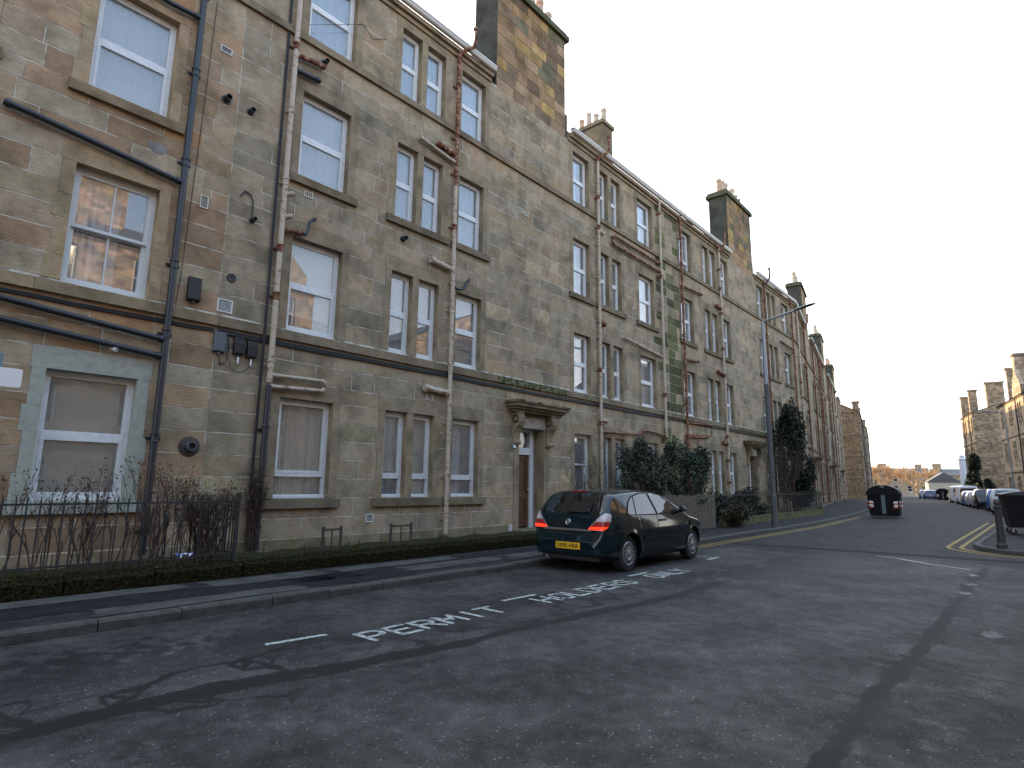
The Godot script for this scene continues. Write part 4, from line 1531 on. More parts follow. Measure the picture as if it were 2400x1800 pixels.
func fit_grey(t: Node3D) -> void:
	var o := 4.2
	var p1 := drainpipe(t, 5.2 - o, 3.35, 13.35, M.pipe, 11, true)
	drainpipe(t, 5.2 - o, 0.3, 3.3, M.pipe_black, 12)
	drainpipe(t, 9.79 - o, 0.33, 6.2, M.pipe, 13)
	drainpipe(t, 9.79 - o, 6.2, 9.2, M.pipe, 14, true)
	drainpipe(t, 9.79 - o, 9.2, 13.0, M.pipe_rust, 15, true)
	branch(t, [V(9.79 - o, 12.95, 0.12), V(9.8 - o, 13.1, 0.14), V(9.95 - o, 13.25, 0.3), V(10.05 - o, 13.32, 0.4), V(10.1 - o, 13.5, 0.42), V(10.1 - o, 13.95, 0.42)], 0.054, M.pipe_rust)
	drainpipe(t, 16.62 - o, 0.35, 10.1, M.pipe, 16, true)
	drainpipe(t, 16.62 - o, 10.1, 13.0, M.pipe, 17, true)
	branch(t, [V(16.62 - o, 12.95, 0.12), V(16.63 - o, 13.1, 0.14), V(16.8 - o, 13.25, 0.32), V(16.88 - o, 13.35, 0.4), V(16.9 - o, 13.55, 0.42), V(16.9 - o, 14.0, 0.42)], 0.054, M.pipe_rust)
	drainpipe(t, 21.25 - o, 0.35, 13.3, M.pipe, 18, true)
	# branches off the first pipe
	branch(t, [V(5.2 - o, 10.30), V(5.88 - o, 10.38)], 0.05, M.pipe_rust)
	branch(t, [V(5.2 - o, 9.95), V(5.8 - o, 10.0)], 0.05, M.pipe_black)
	branch(t, [V(5.2 - o, 7.15), V(5.37 - o, 7.2, 0.2)], 0.045, M.pipe)
	branch(t, [V(5.2 - o, 6.67), V(5.37 - o, 6.72, 0.2)], 0.045, M.pipe)
	branch(t, [V(5.2 - o, 6.43), V(5.63 - o, 6.47)], 0.045, M.pipe_rust)
	branch(t, [V(5.63 - o, 6.47), V(5.74 - o, 6.5), V(5.78 - o, 6.62), V(5.79 - o, 6.78), V(5.92 - o, 6.9)], 0.03, M.pipe_black)
	branch(t, [V(5.2 - o, 3.5), V(6.33 - o, 3.53), V(6.38 - o, 3.5), V(6.38 - o, 3.38), V(6.32 - o, 3.33), V(5.2 - o, 3.28)], 0.04, M.pipe)
	# second pipe
	branch(t, [V(9.75 - o, 9.87), V(8.56 - o, 10.03)], 0.045, M.pipe)
	branch(t, [V(9.75 - o, 10.1), V(9.13 - o, 10.13)], 0.07, M.pipe_rust)
	branch(t, [V(9.78 - o, 6.9), V(9.05 - o, 6.97)], 0.07, M.pipe)
	branch(t, [V(9.78 - o, 3.71), V(9.0 - o, 3.75)], 0.075, M.pipe)
	branch(t, [V(9.79 - o, 6.5), V(9.97 - o, 6.44), V(10.21 - o, 6.52), V(10.31 - o, 6.7), V(10.39 - o, 6.82)], 0.035, M.pipe_black)
	# third and fourth
	branch(t, [V(16.62 - o, 10.35), V(16.95 - o, 10.33)], 0.075, M.pipe)
	branch(t, [V(16.62 - o, 7.02), V(16.98 - o, 7.0)], 0.075, M.pipe_rust)
	branch(t, [V(16.62 - o, 3.66), V(17.0 - o, 3.66)], 0.07, M.pipe)
	branch(t, [V(16.62 - o, 3.27), V(19.2 - o, 3.36), V(19.4 - o, 3.5), V(19.6 - o, 3.54), V(21.2 - o, 3.45)], 0.04, M.pipe_rust)
	branch(t, [V(21.2 - o, 10.48), V(17.72 - o, 10.5), V(17.55 - o, 10.42), V(17.53 - o, 10.24), V(17.62 - o, 10.18), V(21.2 - o, 10.12)], 0.05, M.pipe_rust)
	branch(t, [V(21.2 - o, 6.58), V(18.24 - o, 6.8)], 0.045, M.pipe)
	# cables under the string course
	for k in 4:
		cable(t, [V(0.02, 4.2 - k * 0.02, 0.04), V(1.0, 4.19 - k * 0.022, 0.045), V(3.0, 4.19 - k * 0.02, 0.04), V(5.4, 4.2 - k * 0.02, 0.05), V(8.0, 4.17 - k * 0.02, 0.04), V(12.2, 4.19 - k * 0.02, 0.05), V(17.0, 4.21 - k * 0.02, 0.04), V(17.65, 4.2 - k * 0.02, 0.04)], 0.013, 0.012)
	for k in 2:
		cable(t, [V(5.07 - o - k * 0.03, 13.0, 0.04), V(5.08 - o - k * 0.03, 8.0, 0.04), V(5.07 - o - k * 0.03, 4.3, 0.08), V(5.06 - o - k * 0.03, 0.4, 0.06)], 0.014)
	cable(t, [V(1.27, 11.2, 0.03), V(2.6, 12.1, 0.02), V(2.9, 11.9, 0.02), V(3.3, 12.15, 0.02)], 0.006)
	cable(t, [V(16.75 - o, 8.9, 0.03), V(16.8 - o, 4.2, 0.06), V(16.9 - o, 2.4, 0.05), V(17.0 - o, 1.2, 0.03)], 0.012)
	flue(t, 4.44 - o, 8.6, 0.05)
	flue(t, 8.24 - o, 7.25, 0.055)
	flue(t, 5.91 - o, 10.55, 0.05)
	# dark round hole of an extractor
	var hb := B.new()
	hb.lathe(Vector3(4.38 - o, 5.2, 0.0), Vector3(0, 0, 1), [[0.085, 0.0], [0.085, 0.02], [0.07, 0.022], [0.0, 0.012]], 18)
	part("extractor_outlet", hb, M.box_black, t)
	cable(t, [V(4.64 - o, 6.5, 0.03), V(4.64 - o, 6.8, 0.03), V(4.58 - o, 6.93, 0.03), V(4.47 - o, 6.95, 0.03), V(4.39 - o, 6.82, 0.03)], 0.014)
	flue(t, 4.66 - o, 6.43, 0.04)
	# white louvre, brick vents
	grille(t, 4.31 - o, 4.65, 0.27, 0.24, M.white, 9)
	grille(t, 5.77 - o, 7.4, 0.2, 0.13, M.blind_cream, 4, true)
	grille(t, 7.69 - o, 0.77, 0.2, 0.17, M.white_old, 5)
	grille(t, 9.25 - o, 3.56, 0.22, 0.16, M.gutter, 5)
	grille(t, 12.55 - o, 9.6, 0.2, 0.14, M.blind_cream, 3, true)
	grille(t, 12.79 - o, 9.58, 0.2, 0.14, M.blind_cream, 3, true)
	wall_box(t, 4.16 - o, 4.37 - o, 3.78, 4.14, 0.09, M.box_grey, 0)
	wall_box(t, 4.52 - o, 4.70 - o, 3.79, 4.1, 0.1, M.box_black, 4)
	wall_box(t, 4.76 - o, 4.94 - o, 3.77, 4.08, 0.1, M.box_black, 4)
	for k in 3:
		cable(t, [V(4.26 - o, 3.75, 0.06), V(4.3 - o, 3.58 - k * 0.02, 0.06), V(4.4 - o, 3.6, 0.06), V(4.42 - o + k * 0.01, 3.9, 0.05), V(4.4 - o, 4.16, 0.05)], 0.008)
	cable(t, [V(4.42 - o, 3.75, 0.05), V(4.5 - o, 3.52, 0.05), V(4.68 - o, 3.46, 0.05), V(4.85 - o, 3.6, 0.05), V(4.85 - o, 3.74, 0.05)], 0.007)
	for xx in [4.61, 4.85]:
		var cb := B.new()
		cb.tube([V(xx - o, 3.74, 0.06), V(xx - o, 3.62, 0.06)], 0.018, 8)
		part("cable_plug", cb, M.white, t)
	# small iron bracket and lamp by the door
	var lb := B.new()
	lb.tube([V(8.02, 2.6, 0.02), V(8.02, 2.58, 0.14)], 0.02, 8)
	lb.lathe(Vector3(8.0, 2.53, 0.14), Vector3(-0.2, -1, 0.3), [[0.0, -0.04], [0.05, -0.03], [0.06, 0.06], [0.045, 0.06], [0, 0.05]], 10)
	part("door_lamp", lb, M.steel, t)


func fit_far(t: Node3D, seed_: int, dark := false) -> void:
	var r2 := RandomNumberGenerator.new()
	r2.seed = seed_
	for u in [1.25, 5.5, 12.0, 16.95]:
		drainpipe(t, u, 0.35, 13.3, M.pipe_rust if r2.randf() < 0.45 else M.pipe, seed_ + int(u), true)
	for f in 4:
		var y: float = HEAD[f] + 0.42
		branch(t, [V(1.25, y), V(1.25 + r2.randf_range(0.8, 2.4), y + 0.12)], 0.05, M.pipe_rust)
		branch(t, [V(5.5, y - 0.05), V(5.5 - r2.randf_range(0.4, 0.8), y)], 0.07, M.pipe_rust)
		if f != 1:
			branch(t, [V(16.95, y), V(16.95 - r2.randf_range(1.2, 3.2), y + 0.1)], 0.05, M.pipe_rust if f else M.pipe)
		branch(t, [V(12.0, y), V(12.35, y)], 0.07, M.pipe)
	branch(t, [V(1.25, 4.14), V(3.76, 4.22), V(3.72, 3.74), V(1.25, 3.62)], 0.04, M.pipe_rust)
	branch(t, [V(5.5, 12.95, 0.12), V(5.6, 13.2, 0.3), V(5.65, 13.4, 0.42), V(5.65, 14.0, 0.42)], 0.054, M.pipe_rust)
	branch(t, [V(12.0, 12.95, 0.12), V(12.1, 13.2, 0.3), V(12.15, 13.4, 0.42), V(12.15, 14.0, 0.42)], 0.054, M.iron)
	for k in 3:
		cable(t, [V(0.02, 4.2 - k * 0.02, 0.04), V(6.0, 4.19 - k * 0.02, 0.04), V(12.0, 4.2 - k * 0.02, 0.05), V(17.65, 4.2 - k * 0.02, 0.04)], 0.014, 0.015)


# ---------------------------------------------------------------- cars
# body of a car as functions of length x (rear axle at 0, front +x), height y, half width z
class Body:
	var top := []      # silhouette [x, y]
	var plan := []     # half width [x, z]
	var low := []      # underside [x, y]
	var side := [[0.18, 0.90], [0.32, 0.965], [0.5, 0.992], [0.64, 1.0], [0.8, 0.99], [0.93, 0.965], [1.0, 0.94], [1.38, 0.765], [1.5, 0.72], [2.2, 0.66]]
	var axles := [0.0, 2.62]
	var arch := 0.365
	var crown := 0.11

	func at(a: Array, x: float) -> float:
		if x <= a[0][0]:
			return a[0][1]
		for i in a.size() - 1:
			if x <= a[i + 1][0]:
				var t: float = (x - a[i][0]) / (a[i + 1][0] - a[i][0])
				return lerpf(a[i][1], a[i + 1][1], t)
		return a[-1][1]

	# the same with rounded corners
	func soft(a: Array, x: float, r: float) -> float:
		return (at(a, x - r) + at(a, x - r * 0.5) * 2 + at(a, x) * 2 + at(a, x + r * 0.5) * 2 + at(a, x + r)) / 8.0

	func ytop(x: float) -> float:
		return soft(top, x, 0.035)

	func ybot(x: float) -> float:
		var y := at(low, x)
		for a in axles:
			var d: float = absf(x - a)
			if d < arch:
				y = maxf(y, 0.315 + sqrt(arch * arch - d * d))
		return y

	func zh(x: float, y: float) -> float:
		var t := ytop(x)
		var y1 := t - crown
		var w := soft(plan, x, 0.05)
		if y <= y1:
			return w * soft(side, y, 0.05)
		var q := clampf((y - y1) / crown, 0, 1)
		return w * soft(side, y1, 0.05) * pow(maxf(0.0, 1.0 - pow(q, 2.0)), 0.36)

	func inside(p: Vector3) -> bool:
		if p.x < plan[0][0] or p.x > plan[-1][0] or p.y > ytop(p.x) or p.y < 0.15:
			return false
		return absf(p.z) < zh(p.x, p.y)

	# where a line from outside meets the body
	func hit(o: Vector3, d: Vector3) -> Vector3:
		var t := 0.0
		while t < 4.0:
			if inside(o + d * t):
				var a := t - 0.03
				var b := t
				for k in 9:
					var m := (a + b) / 2
					if inside(o + d * m):
						b = m
					else:
						a = m
				return o + d * a
			t += 0.03
		return Vector3.INF


func body_mesh(s: Body) -> B:
	var xs := []
	var x: float = s.plan[0][0]
	var x1: float = s.plan[-1][0]
	while x < x1:
		xs.append(x)
		var step := 0.05
		var e := minf(x - s.plan[0][0], x1 - x)
		if e < 0.55:
			step = 0.013
		for a in s.axles:
			if absf(absf(x - a) - s.arch) < 0.09:
				step = 0.012
		x += step
	xs.append(x1)
	var rows := []
	for xx in xs:
		var yb := s.ybot(xx)
		var yt := s.ytop(xx)
		var y1 := yt - s.crown
		yb = minf(yb, y1 - 0.02)
		var r := []
		r.append(Vector3(xx, yb, 0))
		r.append(Vector3(xx, yb, s.zh(xx, yb) * 0.8))
		for k in 16:
			var y := lerpf(yb, y1, k / 15.0)
			r.append(Vector3(xx, y, s.zh(xx, y)))
		for q in [0.2, 0.4, 0.58, 0.72, 0.83, 0.91, 0.965, 0.99, 1.0]:
			var y: float = y1 + (yt - y1) * q
			r.append(Vector3(xx, y, s.zh(xx, y)))
		rows.append(r)
	var b := B.new()
	var nr: int = rows.size()
	var nc: int = rows[0].size()
	var norms := []
	for i in nr:
		var line := []
		for j in nc:
			var dx: Vector3 = rows[mini(i + 1, nr - 1)][j] - rows[maxi(i - 1, 0)][j]
			var dy: Vector3 = rows[i][mini(j + 1, nc - 1)] - rows[i][maxi(j - 1, 0)]
			var n := dx.cross(dy)
			if n.length() < 1e-9:
				n = Vector3(0, 1, 0)
			n = n.normalized()
			if j == nc - 1:
				n.z = 0
				n = n.normalized()
			line.append(n)
		norms.append(line)
	for sgn in [1.0, -1.0]:
		var m := Vector3(1, 1, sgn)
		for i in nr - 1:
			for j in range(1, nc - 1):
				if j == 1:
					b.quad(rows[i][0] * m, rows[i + 1][0] * m, rows[i + 1][2] * m, rows[i][2] * m)
					continue
				b.squad(rows[i][j] * m, rows[i + 1][j] * m, rows[i + 1][j + 1] * m, rows[i][j + 1] * m, norms[i][j] * m, norms[i + 1][j] * m, norms[i + 1][j + 1] * m, norms[i][j + 1] * m)
		for i in [0, nr - 1]:
			for j in range(2, nc - 1):
				b.tri(Vector3(rows[i][2].x, rows[i][2].y, 0), rows[i][j] * m, rows[i][j + 1] * m, Vector3(-1 if i == 0 else 1, 0, 0))
	return b


func split_tri(out: Array, a: Vector2, b: Vector2, c: Vector2, most: float) -> void:
	var l := [a.distance_to(b), b.distance_to(c), c.distance_to(a)]
	var w: float = l.max()
	if w <= most:
		out.append([a, b, c])
		return
	if l[0] == w:
		var m := (a + b) / 2
		split_tri(out, a, m, c, most)
		split_tri(out, m, b, c, most)
	elif l[1] == w:
		var m := (b + c) / 2
		split_tri(out, a, b, m, most)
		split_tri(out, a, m, c, most)
	else:
		var m := (c + a) / 2
		split_tri(out, a, b, m, most)
		split_tri(out, m, b, c, most)


# panel cut to a polygon seen along d, lying on the body
func panel(s: Body, poly: Array, o: Vector3, ax: Vector3, ay: Vector3, d: Vector3, lift: float, most := 0.1) -> B:
	var pp := PackedVector2Array()
	for p in poly:
		pp.append(Vector2(p[0], p[1]))
	var idx := Geometry2D.triangulate_polygon(pp)
	var tris := []
	for i in range(0, idx.size(), 3):
		split_tri(tris, pp[idx[i]], pp[idx[i + 1]], pp[idx[i + 2]], most)
	var seen := {}
	var b := B.new()
	for t in tris:
		var q := []
		var n := []
		for k in 3:
			var key := "%.4f,%.4f" % [t[k].x, t[k].y]
			if not seen.has(key):
				var c: Vector3 = o + ax * t[k].x + ay * t[k].y
				var h := s.hit(c, d)
				var hx := s.hit(c + ax * 0.012, d)
				var hy := s.hit(c + ay * 0.012, d)
				if h == Vector3.INF:
					seen[key] = null
				else:
					var nn := -d
					if hx != Vector3.INF and hy != Vector3.INF:
						nn = (hx - h).cross(hy - h).normalized()
						if nn.dot(d) > 0:
							nn = -nn
					seen[key] = [h - d * lift + nn * lift, nn]
			if seen[key] == null:
				break
			q.append(seen[key][0])
			n.append(seen[key][1])
		if q.size() == 3:
			b.stri(q[0], q[1], q[2], n[0], n[1], n[2])
	return b


func wheel(parent: Node, p: Vector3, r: float, out: float, slots: int) -> void:
	# out: +1 right side of the car, -1 left
	var ax := Vector3(0, 0, out)
	var t := B.new()
	var w := 0.195
	t.lathe(p - ax * w, ax, [[r * 0.6, 0], [r * 0.93, 0.005], [r, 0.03], [r, w - 0.03], [r * 0.94, w - 0.004], [r * 0.7, w], [r * 0.66, w - 0.01]], 36)
	var ty := part("wheel", t, M.rubber, parent)
	var rim := B.new()
	var q := r * 0.67
	rim.lathe(p, ax, [[q, -0.03], [q, -0.006], [q * 0.93, 0.004], [q * 0.86, -0.004], [q * 0.5, 0.008], [q * 0.42, -0.002], [q * 0.2, 0.006], [q * 0.17, 0.014], [0, 0.016]], 36)
	part("wheel_cover", rim, M.alloy, ty)
	var sl := B.new()
	for k in slots:
		var a := TAU * k / slots
		var dir := Vector3(cos(a), sin(a), 0)
		var tan := Vector3(-sin(a), cos(a), 0)
		sl.obox(p + dir * q * 0.72 + ax * 0.001, dir * q * 0.13, tan * q * 0.062, ax * 0.006)
	part("slot", sl, M.dark, ty)


func mirrored(poly: Array) -> Array:
	var o := []
	for p in poly:
		o.append([-p[0], p[1]])
	return o


func hatchback_body() -> Body:
	var s := Body.new()
	s.top = [[-0.83, 0.50], [-0.815, 0.62], [-0.79, 0.665], [-0.765, 0.69], [-0.755, 0.74], [-0.735, 0.90], [-0.715, 0.985], [-0.68, 1.02], [-0.52, 1.22], [-0.40, 1.36], [-0.33, 1.405], [0.0, 1.437], [0.5, 1.458], [0.9, 1.455], [1.3, 1.425], [1.55, 1.375], [2.05, 1.16], [2.36, 1.01], [2.42, 0.99], [2.8, 0.925], [3.1, 0.85], [3.3, 0.76], [3.42, 0.64], [3.46, 0.52]]
	s.plan = [[-0.83, 0.56], [-0.815, 0.64], [-0.78, 0.71], [-0.7, 0.775], [-0.55, 0.835], [-0.3, 0.865], [0.0, 0.876], [1.3, 0.878], [2.4, 0.868], [2.9, 0.83], [3.2, 0.74], [3.38, 0.6], [3.46, 0.42]]
	s.low = [[-0.83, 0.32], [-0.7, 0.27], [-0.4, 0.235], [0.4, 0.2], [2.2, 0.2], [3.0, 0.22], [3.4, 0.24], [3.46, 0.3]]
	return s


func dark_green_car() -> void:
	var t := thing("parked_car", "dark green five door hatchback parked at the kerb with tail lights glowing", "car", Vector3(9.62, 0, 4.36), 0.0)
	var s := hatchback_body()
	var paint := car_paint(lin(0.004, 0.013, 0.016), 0.06)
	var body := part("body", body_mesh(s), paint, t)
	var glass := plain(lin(0.006, 0.007, 0.008), 0.01, 0.0, 0.7)
	var X := Vector3.RIGHT
	var Y := Vector3.UP
	var Z := Vector3.BACK
	# side glass, both sides
	for sg in [1.0, -1.0]:
		var o: Vector3 = Z * 2.0 * sg
		var d: Vector3 = -Z * sg
		var name_ := "side_window"
		var surround := [[-0.12, 0.985], [0.06, 1.2], [0.24, 1.31], [0.55, 1.375], [1.0, 1.385], [1.38, 1.34], [1.75, 1.19], [2.12, 1.0], [1.0, 0.965]]
		part("window_surround", panel(s, surround, o, X, Y, d, 0.002), M.plastic_black, t)
		for w in [[[-0.06, 0.995], [0.09, 1.19], [0.22, 1.275], [0.3, 1.3], [0.20, 0.99]], [[0.24, 0.99], [0.34, 1.31], [0.58, 1.352], [0.86, 1.36], [0.98, 0.985]], [[1.06, 0.985], [0.95, 1.362], [1.1, 1.358], [1.36, 1.315], [1.72, 1.165], [2.0, 1.0]]]:
			part(name_, panel(s, w, o, X, Y, d, 0.005), glass, t)
		# door lines, sill moulding, handles
		var lines := B.new()
		for w in [[[0.995, 0.96], [1.01, 0.96], [1.01, 0.3], [0.995, 0.3]], [[2.06, 0.96], [2.075, 0.96], [2.03, 0.6], [1.96, 0.3], [1.945, 0.3], [2.015, 0.6]], [[0.19, 0.96], [0.205, 0.96], [0.33, 0.66], [0.44, 0.5], [0.425, 0.5], [0.315, 0.66]]]:
			var pb := panel(s, w, o, X, Y, d, 0.0025, 0.2)
			lines.v.append_array(pb.v)
			lines.n.append_array(pb.n)
			lines.c.append_array(pb.c)
		part("door_gap", lines, M.dark, t)
		part("door_moulding", panel(s, [[0.46, 0.545], [2.0, 0.545], [2.0, 0.605], [0.44, 0.605]], o, X, Y, d, 0.012), paint, t)
		for hx in [0.52, 1.2]:
			var h := s.hit(Vector3(hx, 0.865, 2.0 * sg), d)
			var hb := B.new()
			hb.obox(h + Vector3(0.0, 0, 0.018 * sg), X * 0.1, Y * 0.02, Z * 0.016)
			part("door_handle", hb, plain(lin(0.10, 0.12, 0.13), 0.25, 0.4), t)
		# wing mirror
		var mb := B.new()
		var mh := s.hit(Vector3(1.98, 1.03, 2.0 * sg), d)
		mb.obox(mh + Vector3(0, -0.02, 0.03 * sg), X * 0.03, Y * 0.018, Z * 0.05)
		mb.lathe(mh + Vector3(-0.05, 0.025, 0.11 * sg), X, [[0.0, -0.01], [0.06, -0.005], [0.068, 0.04], [0.055, 0.09], [0.025, 0.12], [0, 0.125]], 12)
		part("wing_mirror", mb, paint, t)
		# flared arches
		for axle in s.axles:
			var ab := B.new()
			var prev := []
			for k in 25:
				var a := PI * k / 24.0
				var cc := Vector3(axle - cos(a) * 0.372, 0.315 + sin(a) * 0.372, 2.0 * sg)
				var hh := s.hit(Vector3(cc.x - cos(a) * 0.03, maxf(cc.y + sin(a) * 0.03, 0.25), 2.0 * sg), d)
				if hh == Vector3.INF:
					continue
				var p0 := Vector3(cc.x, cc.y, hh.z + 0.014 * sg)
				var p1 := Vector3(axle - cos(a) * 0.43, 0.315 + sin(a) * 0.43, hh.z + 0.004 * sg)
				var p2 := Vector3(cc.x, cc.y, hh.z - 0.25 * sg)
				if prev.size():
					ab.quad(prev[0], p0, p1, prev[1], Vector3(0, 0, sg))
					ab.quad(prev[0], p0, p2, prev[2], Vector3(cos(a), -sin(a), 0))
				prev = [p0, p1, p2]
			part("wheel_arch", ab, paint, t)
			var zq: float = 0.80 * sg
			wheel(t, Vector3(axle, 0.312, zq), 0.312, sg, 15)
		# tail lamp wrapping the corner
		var e := Vector3(1, 0, sg).normalized()
		var dd := Vector3(1, 0, -sg).normalized()
		var oo := -dd * 2.0
		var lens := plain(lin(0.34, 0.02, 0.018), 0.06, 0, 0.6)
		var low_lit := plain(lin(0.5, 0.04, 0.02), 0.1)
		low_lit.emission_enabled = true
		low_lit.emission = Color(1.0, 0.16, 0.05)
		low_lit.emission_energy_multiplier = 1.0
		var clear := plain(lin(0.52, 0.42, 0.42), 0.06, 0, 0.6)
		var c0 := Vector2(Vector3(-0.70, 0, 0.74).dot(Vector3(e.x, 0, absf(e.z))), 0.0)
		part("tail_lamp_rim", panel(s, shifted([[-0.265, 0.735], [-0.03, 0.735], [0.06, 0.785], [0.135, 0.90], [0.145, 1.0], [0.10, 1.03], [0.02, 1.02], [-0.1, 0.94], [-0.2, 0.82]], c0.x), oo, e, Y, dd, 0.003, 0.05), M.steel, t)
		var lamp := part("tail_lamp", panel(s, shifted([[-0.215, 0.79], [0.065, 0.80], [0.105, 0.885], [-0.13, 0.875]], c0.x), oo, e, Y, dd, 0.008, 0.04), lens, t)
		part("tail_lamp_glow", panel(s, shifted([[-0.25, 0.743], [-0.03, 0.743], [0.05, 0.785], [0.062, 0.80], [-0.215, 0.79]], c0.x), oo, e, Y, dd, 0.008, 0.04), low_lit, lamp)
		part("reversing_lens", panel(s, shifted([[-0.125, 0.88], [0.105, 0.89], [0.125, 0.95], [0.13, 1.0], [0.095, 1.018], [0.02, 1.005], [-0.09, 0.93]], c0.x), oo, e, Y, dd, 0.008, 0.04), clear, lamp)
		# headlamp
		part("headlamp", panel(s, shifted([[0.15, 0.62], [0.15, 0.72], [-0.25, 0.86], [-0.3, 0.78]], 0.0), Vector3(3.1, 0, 0.55 * sg) - Vector3(-1, 0, -sg).normalized() * 2.0, Vector3(1, 0, -sg).normalized(), Y, Vector3(-1, 0, -sg).normalized(), 0.006, 0.06), clear, t)
	# rear screen, spoiler lip, high brake lamp, windscreen
	var back := Vector3(-3, 0, 0)
	part("rear_window", panel(s, [[-0.66, 1.015], [0.66, 1.015], [0.665, 1.05], [0.60, 1.2], [0.52, 1.355], [0.0, 1.375], [-0.52, 1.355], [-0.60, 1.2], [-0.665, 1.05]], back, Z, Y, X, 0.005, 0.09), glass, t)
	var hb := B.new()
	hb.box(Vector3(-0.375, 1.385, -0.16), Vector3(-0.34, 1.412, 0.16))
	part("high_brake_lamp", hb, plain(lin(0.25, 0.012, 0.012), 0.1), t)
	part("windscreen", panel(s, [[-0.62, 1.02], [0.62, 1.02], [0.5, 1.34], [-0.5, 1.34]], Vector3(6, 0, 0), Z, Y, -X, 0.005, 0.12), glass, t)
	# chrome strip, badge, bumper line, plate
	part("tailgate_strip", panel(s, [[-0.52, 0.71], [0.52, 0.71], [0.52, 0.745], [-0.52, 0.745]], back, Z, Y, X, 0.012, 0.1), M.chrome, t)
	part("bumper_step", panel(s, [[-0.66, 0.53], [0.66, 0.53], [0.66, 0.542], [-0.66, 0.542]], back, Z, Y, X, 0.004, 0.1), M.dark, t)
	part("boot_gap", panel(s, [[-0.6, 0.655], [0.6, 0.655], [0.6, 0.663], [-0.6, 0.663]], back, Z, Y, X, 0.004, 0.1), M.dark, t)
	var bh := s.hit(Vector3(-3, 0.86, 0), X)
	var bd := Vector3(-1, 0.12, 0).normalized()
	var bg := B.new()
	bg.lathe(bh, bd, [[0.055, 0.0], [0.055, 0.008], [0.05, 0.011], [0.045, 0.008], [0.043, 0.002], [0, 0.002]], 24)
	var badge := part("badge", bg, M.chrome, t)
	# a beast's head rising from a forked shape, as on the photo's disc
	var gb := B.new()
	var gz := Z
	var gy := bd.cross(gz).normalized()
	if gy.y < 0:
		gy = -gy
	gb.slab(PackedVector2Array([Vector2(-0.03, 0.012), Vector2(-0.02, 0.026), Vector2(-0.002, 0.03), Vector2(0.006, 0.018), Vector2(0.02, 0.024), Vector2(0.026, 0.008), Vector2(0.012, 0.004), Vector2(0.02, -0.012), Vector2(0.004, -0.032), Vector2(-0.004, -0.014), Vector2(-0.02, -0.024), Vector2(-0.016, -0.004)]), bh + bd * 0.002, -gz, gy, bd * 0.006)
	part("emblem", gb, M.chrome, badge)
	var pl := B.new()
	pl.box(Vector3(-0.86, 0.40, -0.26), Vector3(-0.835, 0.513, 0.26))
	var yellow := plain(lin(0.78, 0.44, 0.02), 0.4)
	var plate := part("number_plate", pl, yellow, t)
	plate.position = Vector3(0.012, 0, 0.06)
	var tm := TextMesh.new()
	tm.text = "SD05 HRA"
	var fnt := SystemFont.new()
	fnt.font_names = ["Droid Sans"]
	fnt.font_weight = 700
	tm.font = fnt
	tm.font_size = 40
	tm.pixel_size = 0.00245
	tm.depth = 0.004
	var tx := mesh_part("plate_lettering", tm, M.plastic_black, plate)
	tx.rotation.y = -PI / 2
	tx.position = Vector3(-0.861, 0.456, 0)
	# underside, exhaust, tow cover
	var ub := B.new()
	ub.box(Vector3(-0.7, 0.2, -0.62), Vector3(3.2, 0.5, 0.62))
	part("underside", ub, M.dark, t)
	var ex := B.new()
	ex.tube([Vector3(-0.2, 0.25, -0.45), Vector3(-0.78, 0.24, -0.45)], 0.03, 10)
	part("exhaust", ex, M.steel, t)
	var wp := B.new()
	wp.tube([Vector3(-0.70, 1.03, 0.0), Vector3(-0.69, 1.035, 0.42)], 0.012, 6)
	wp.lathe(Vector3(-0.71, 1.02, 0), Vector3(-1, 0.3, 0), [[0.03, -0.02], [0.03, 0.02], [0, 0.025]], 10)
	part("rear_wiper", wp, M.plastic_black, t)


func shifted(poly: Array, dx: float) -> Array:
	var o := []
	for p in poly:
		o.append([p[0] + dx, p[1]])
	return o


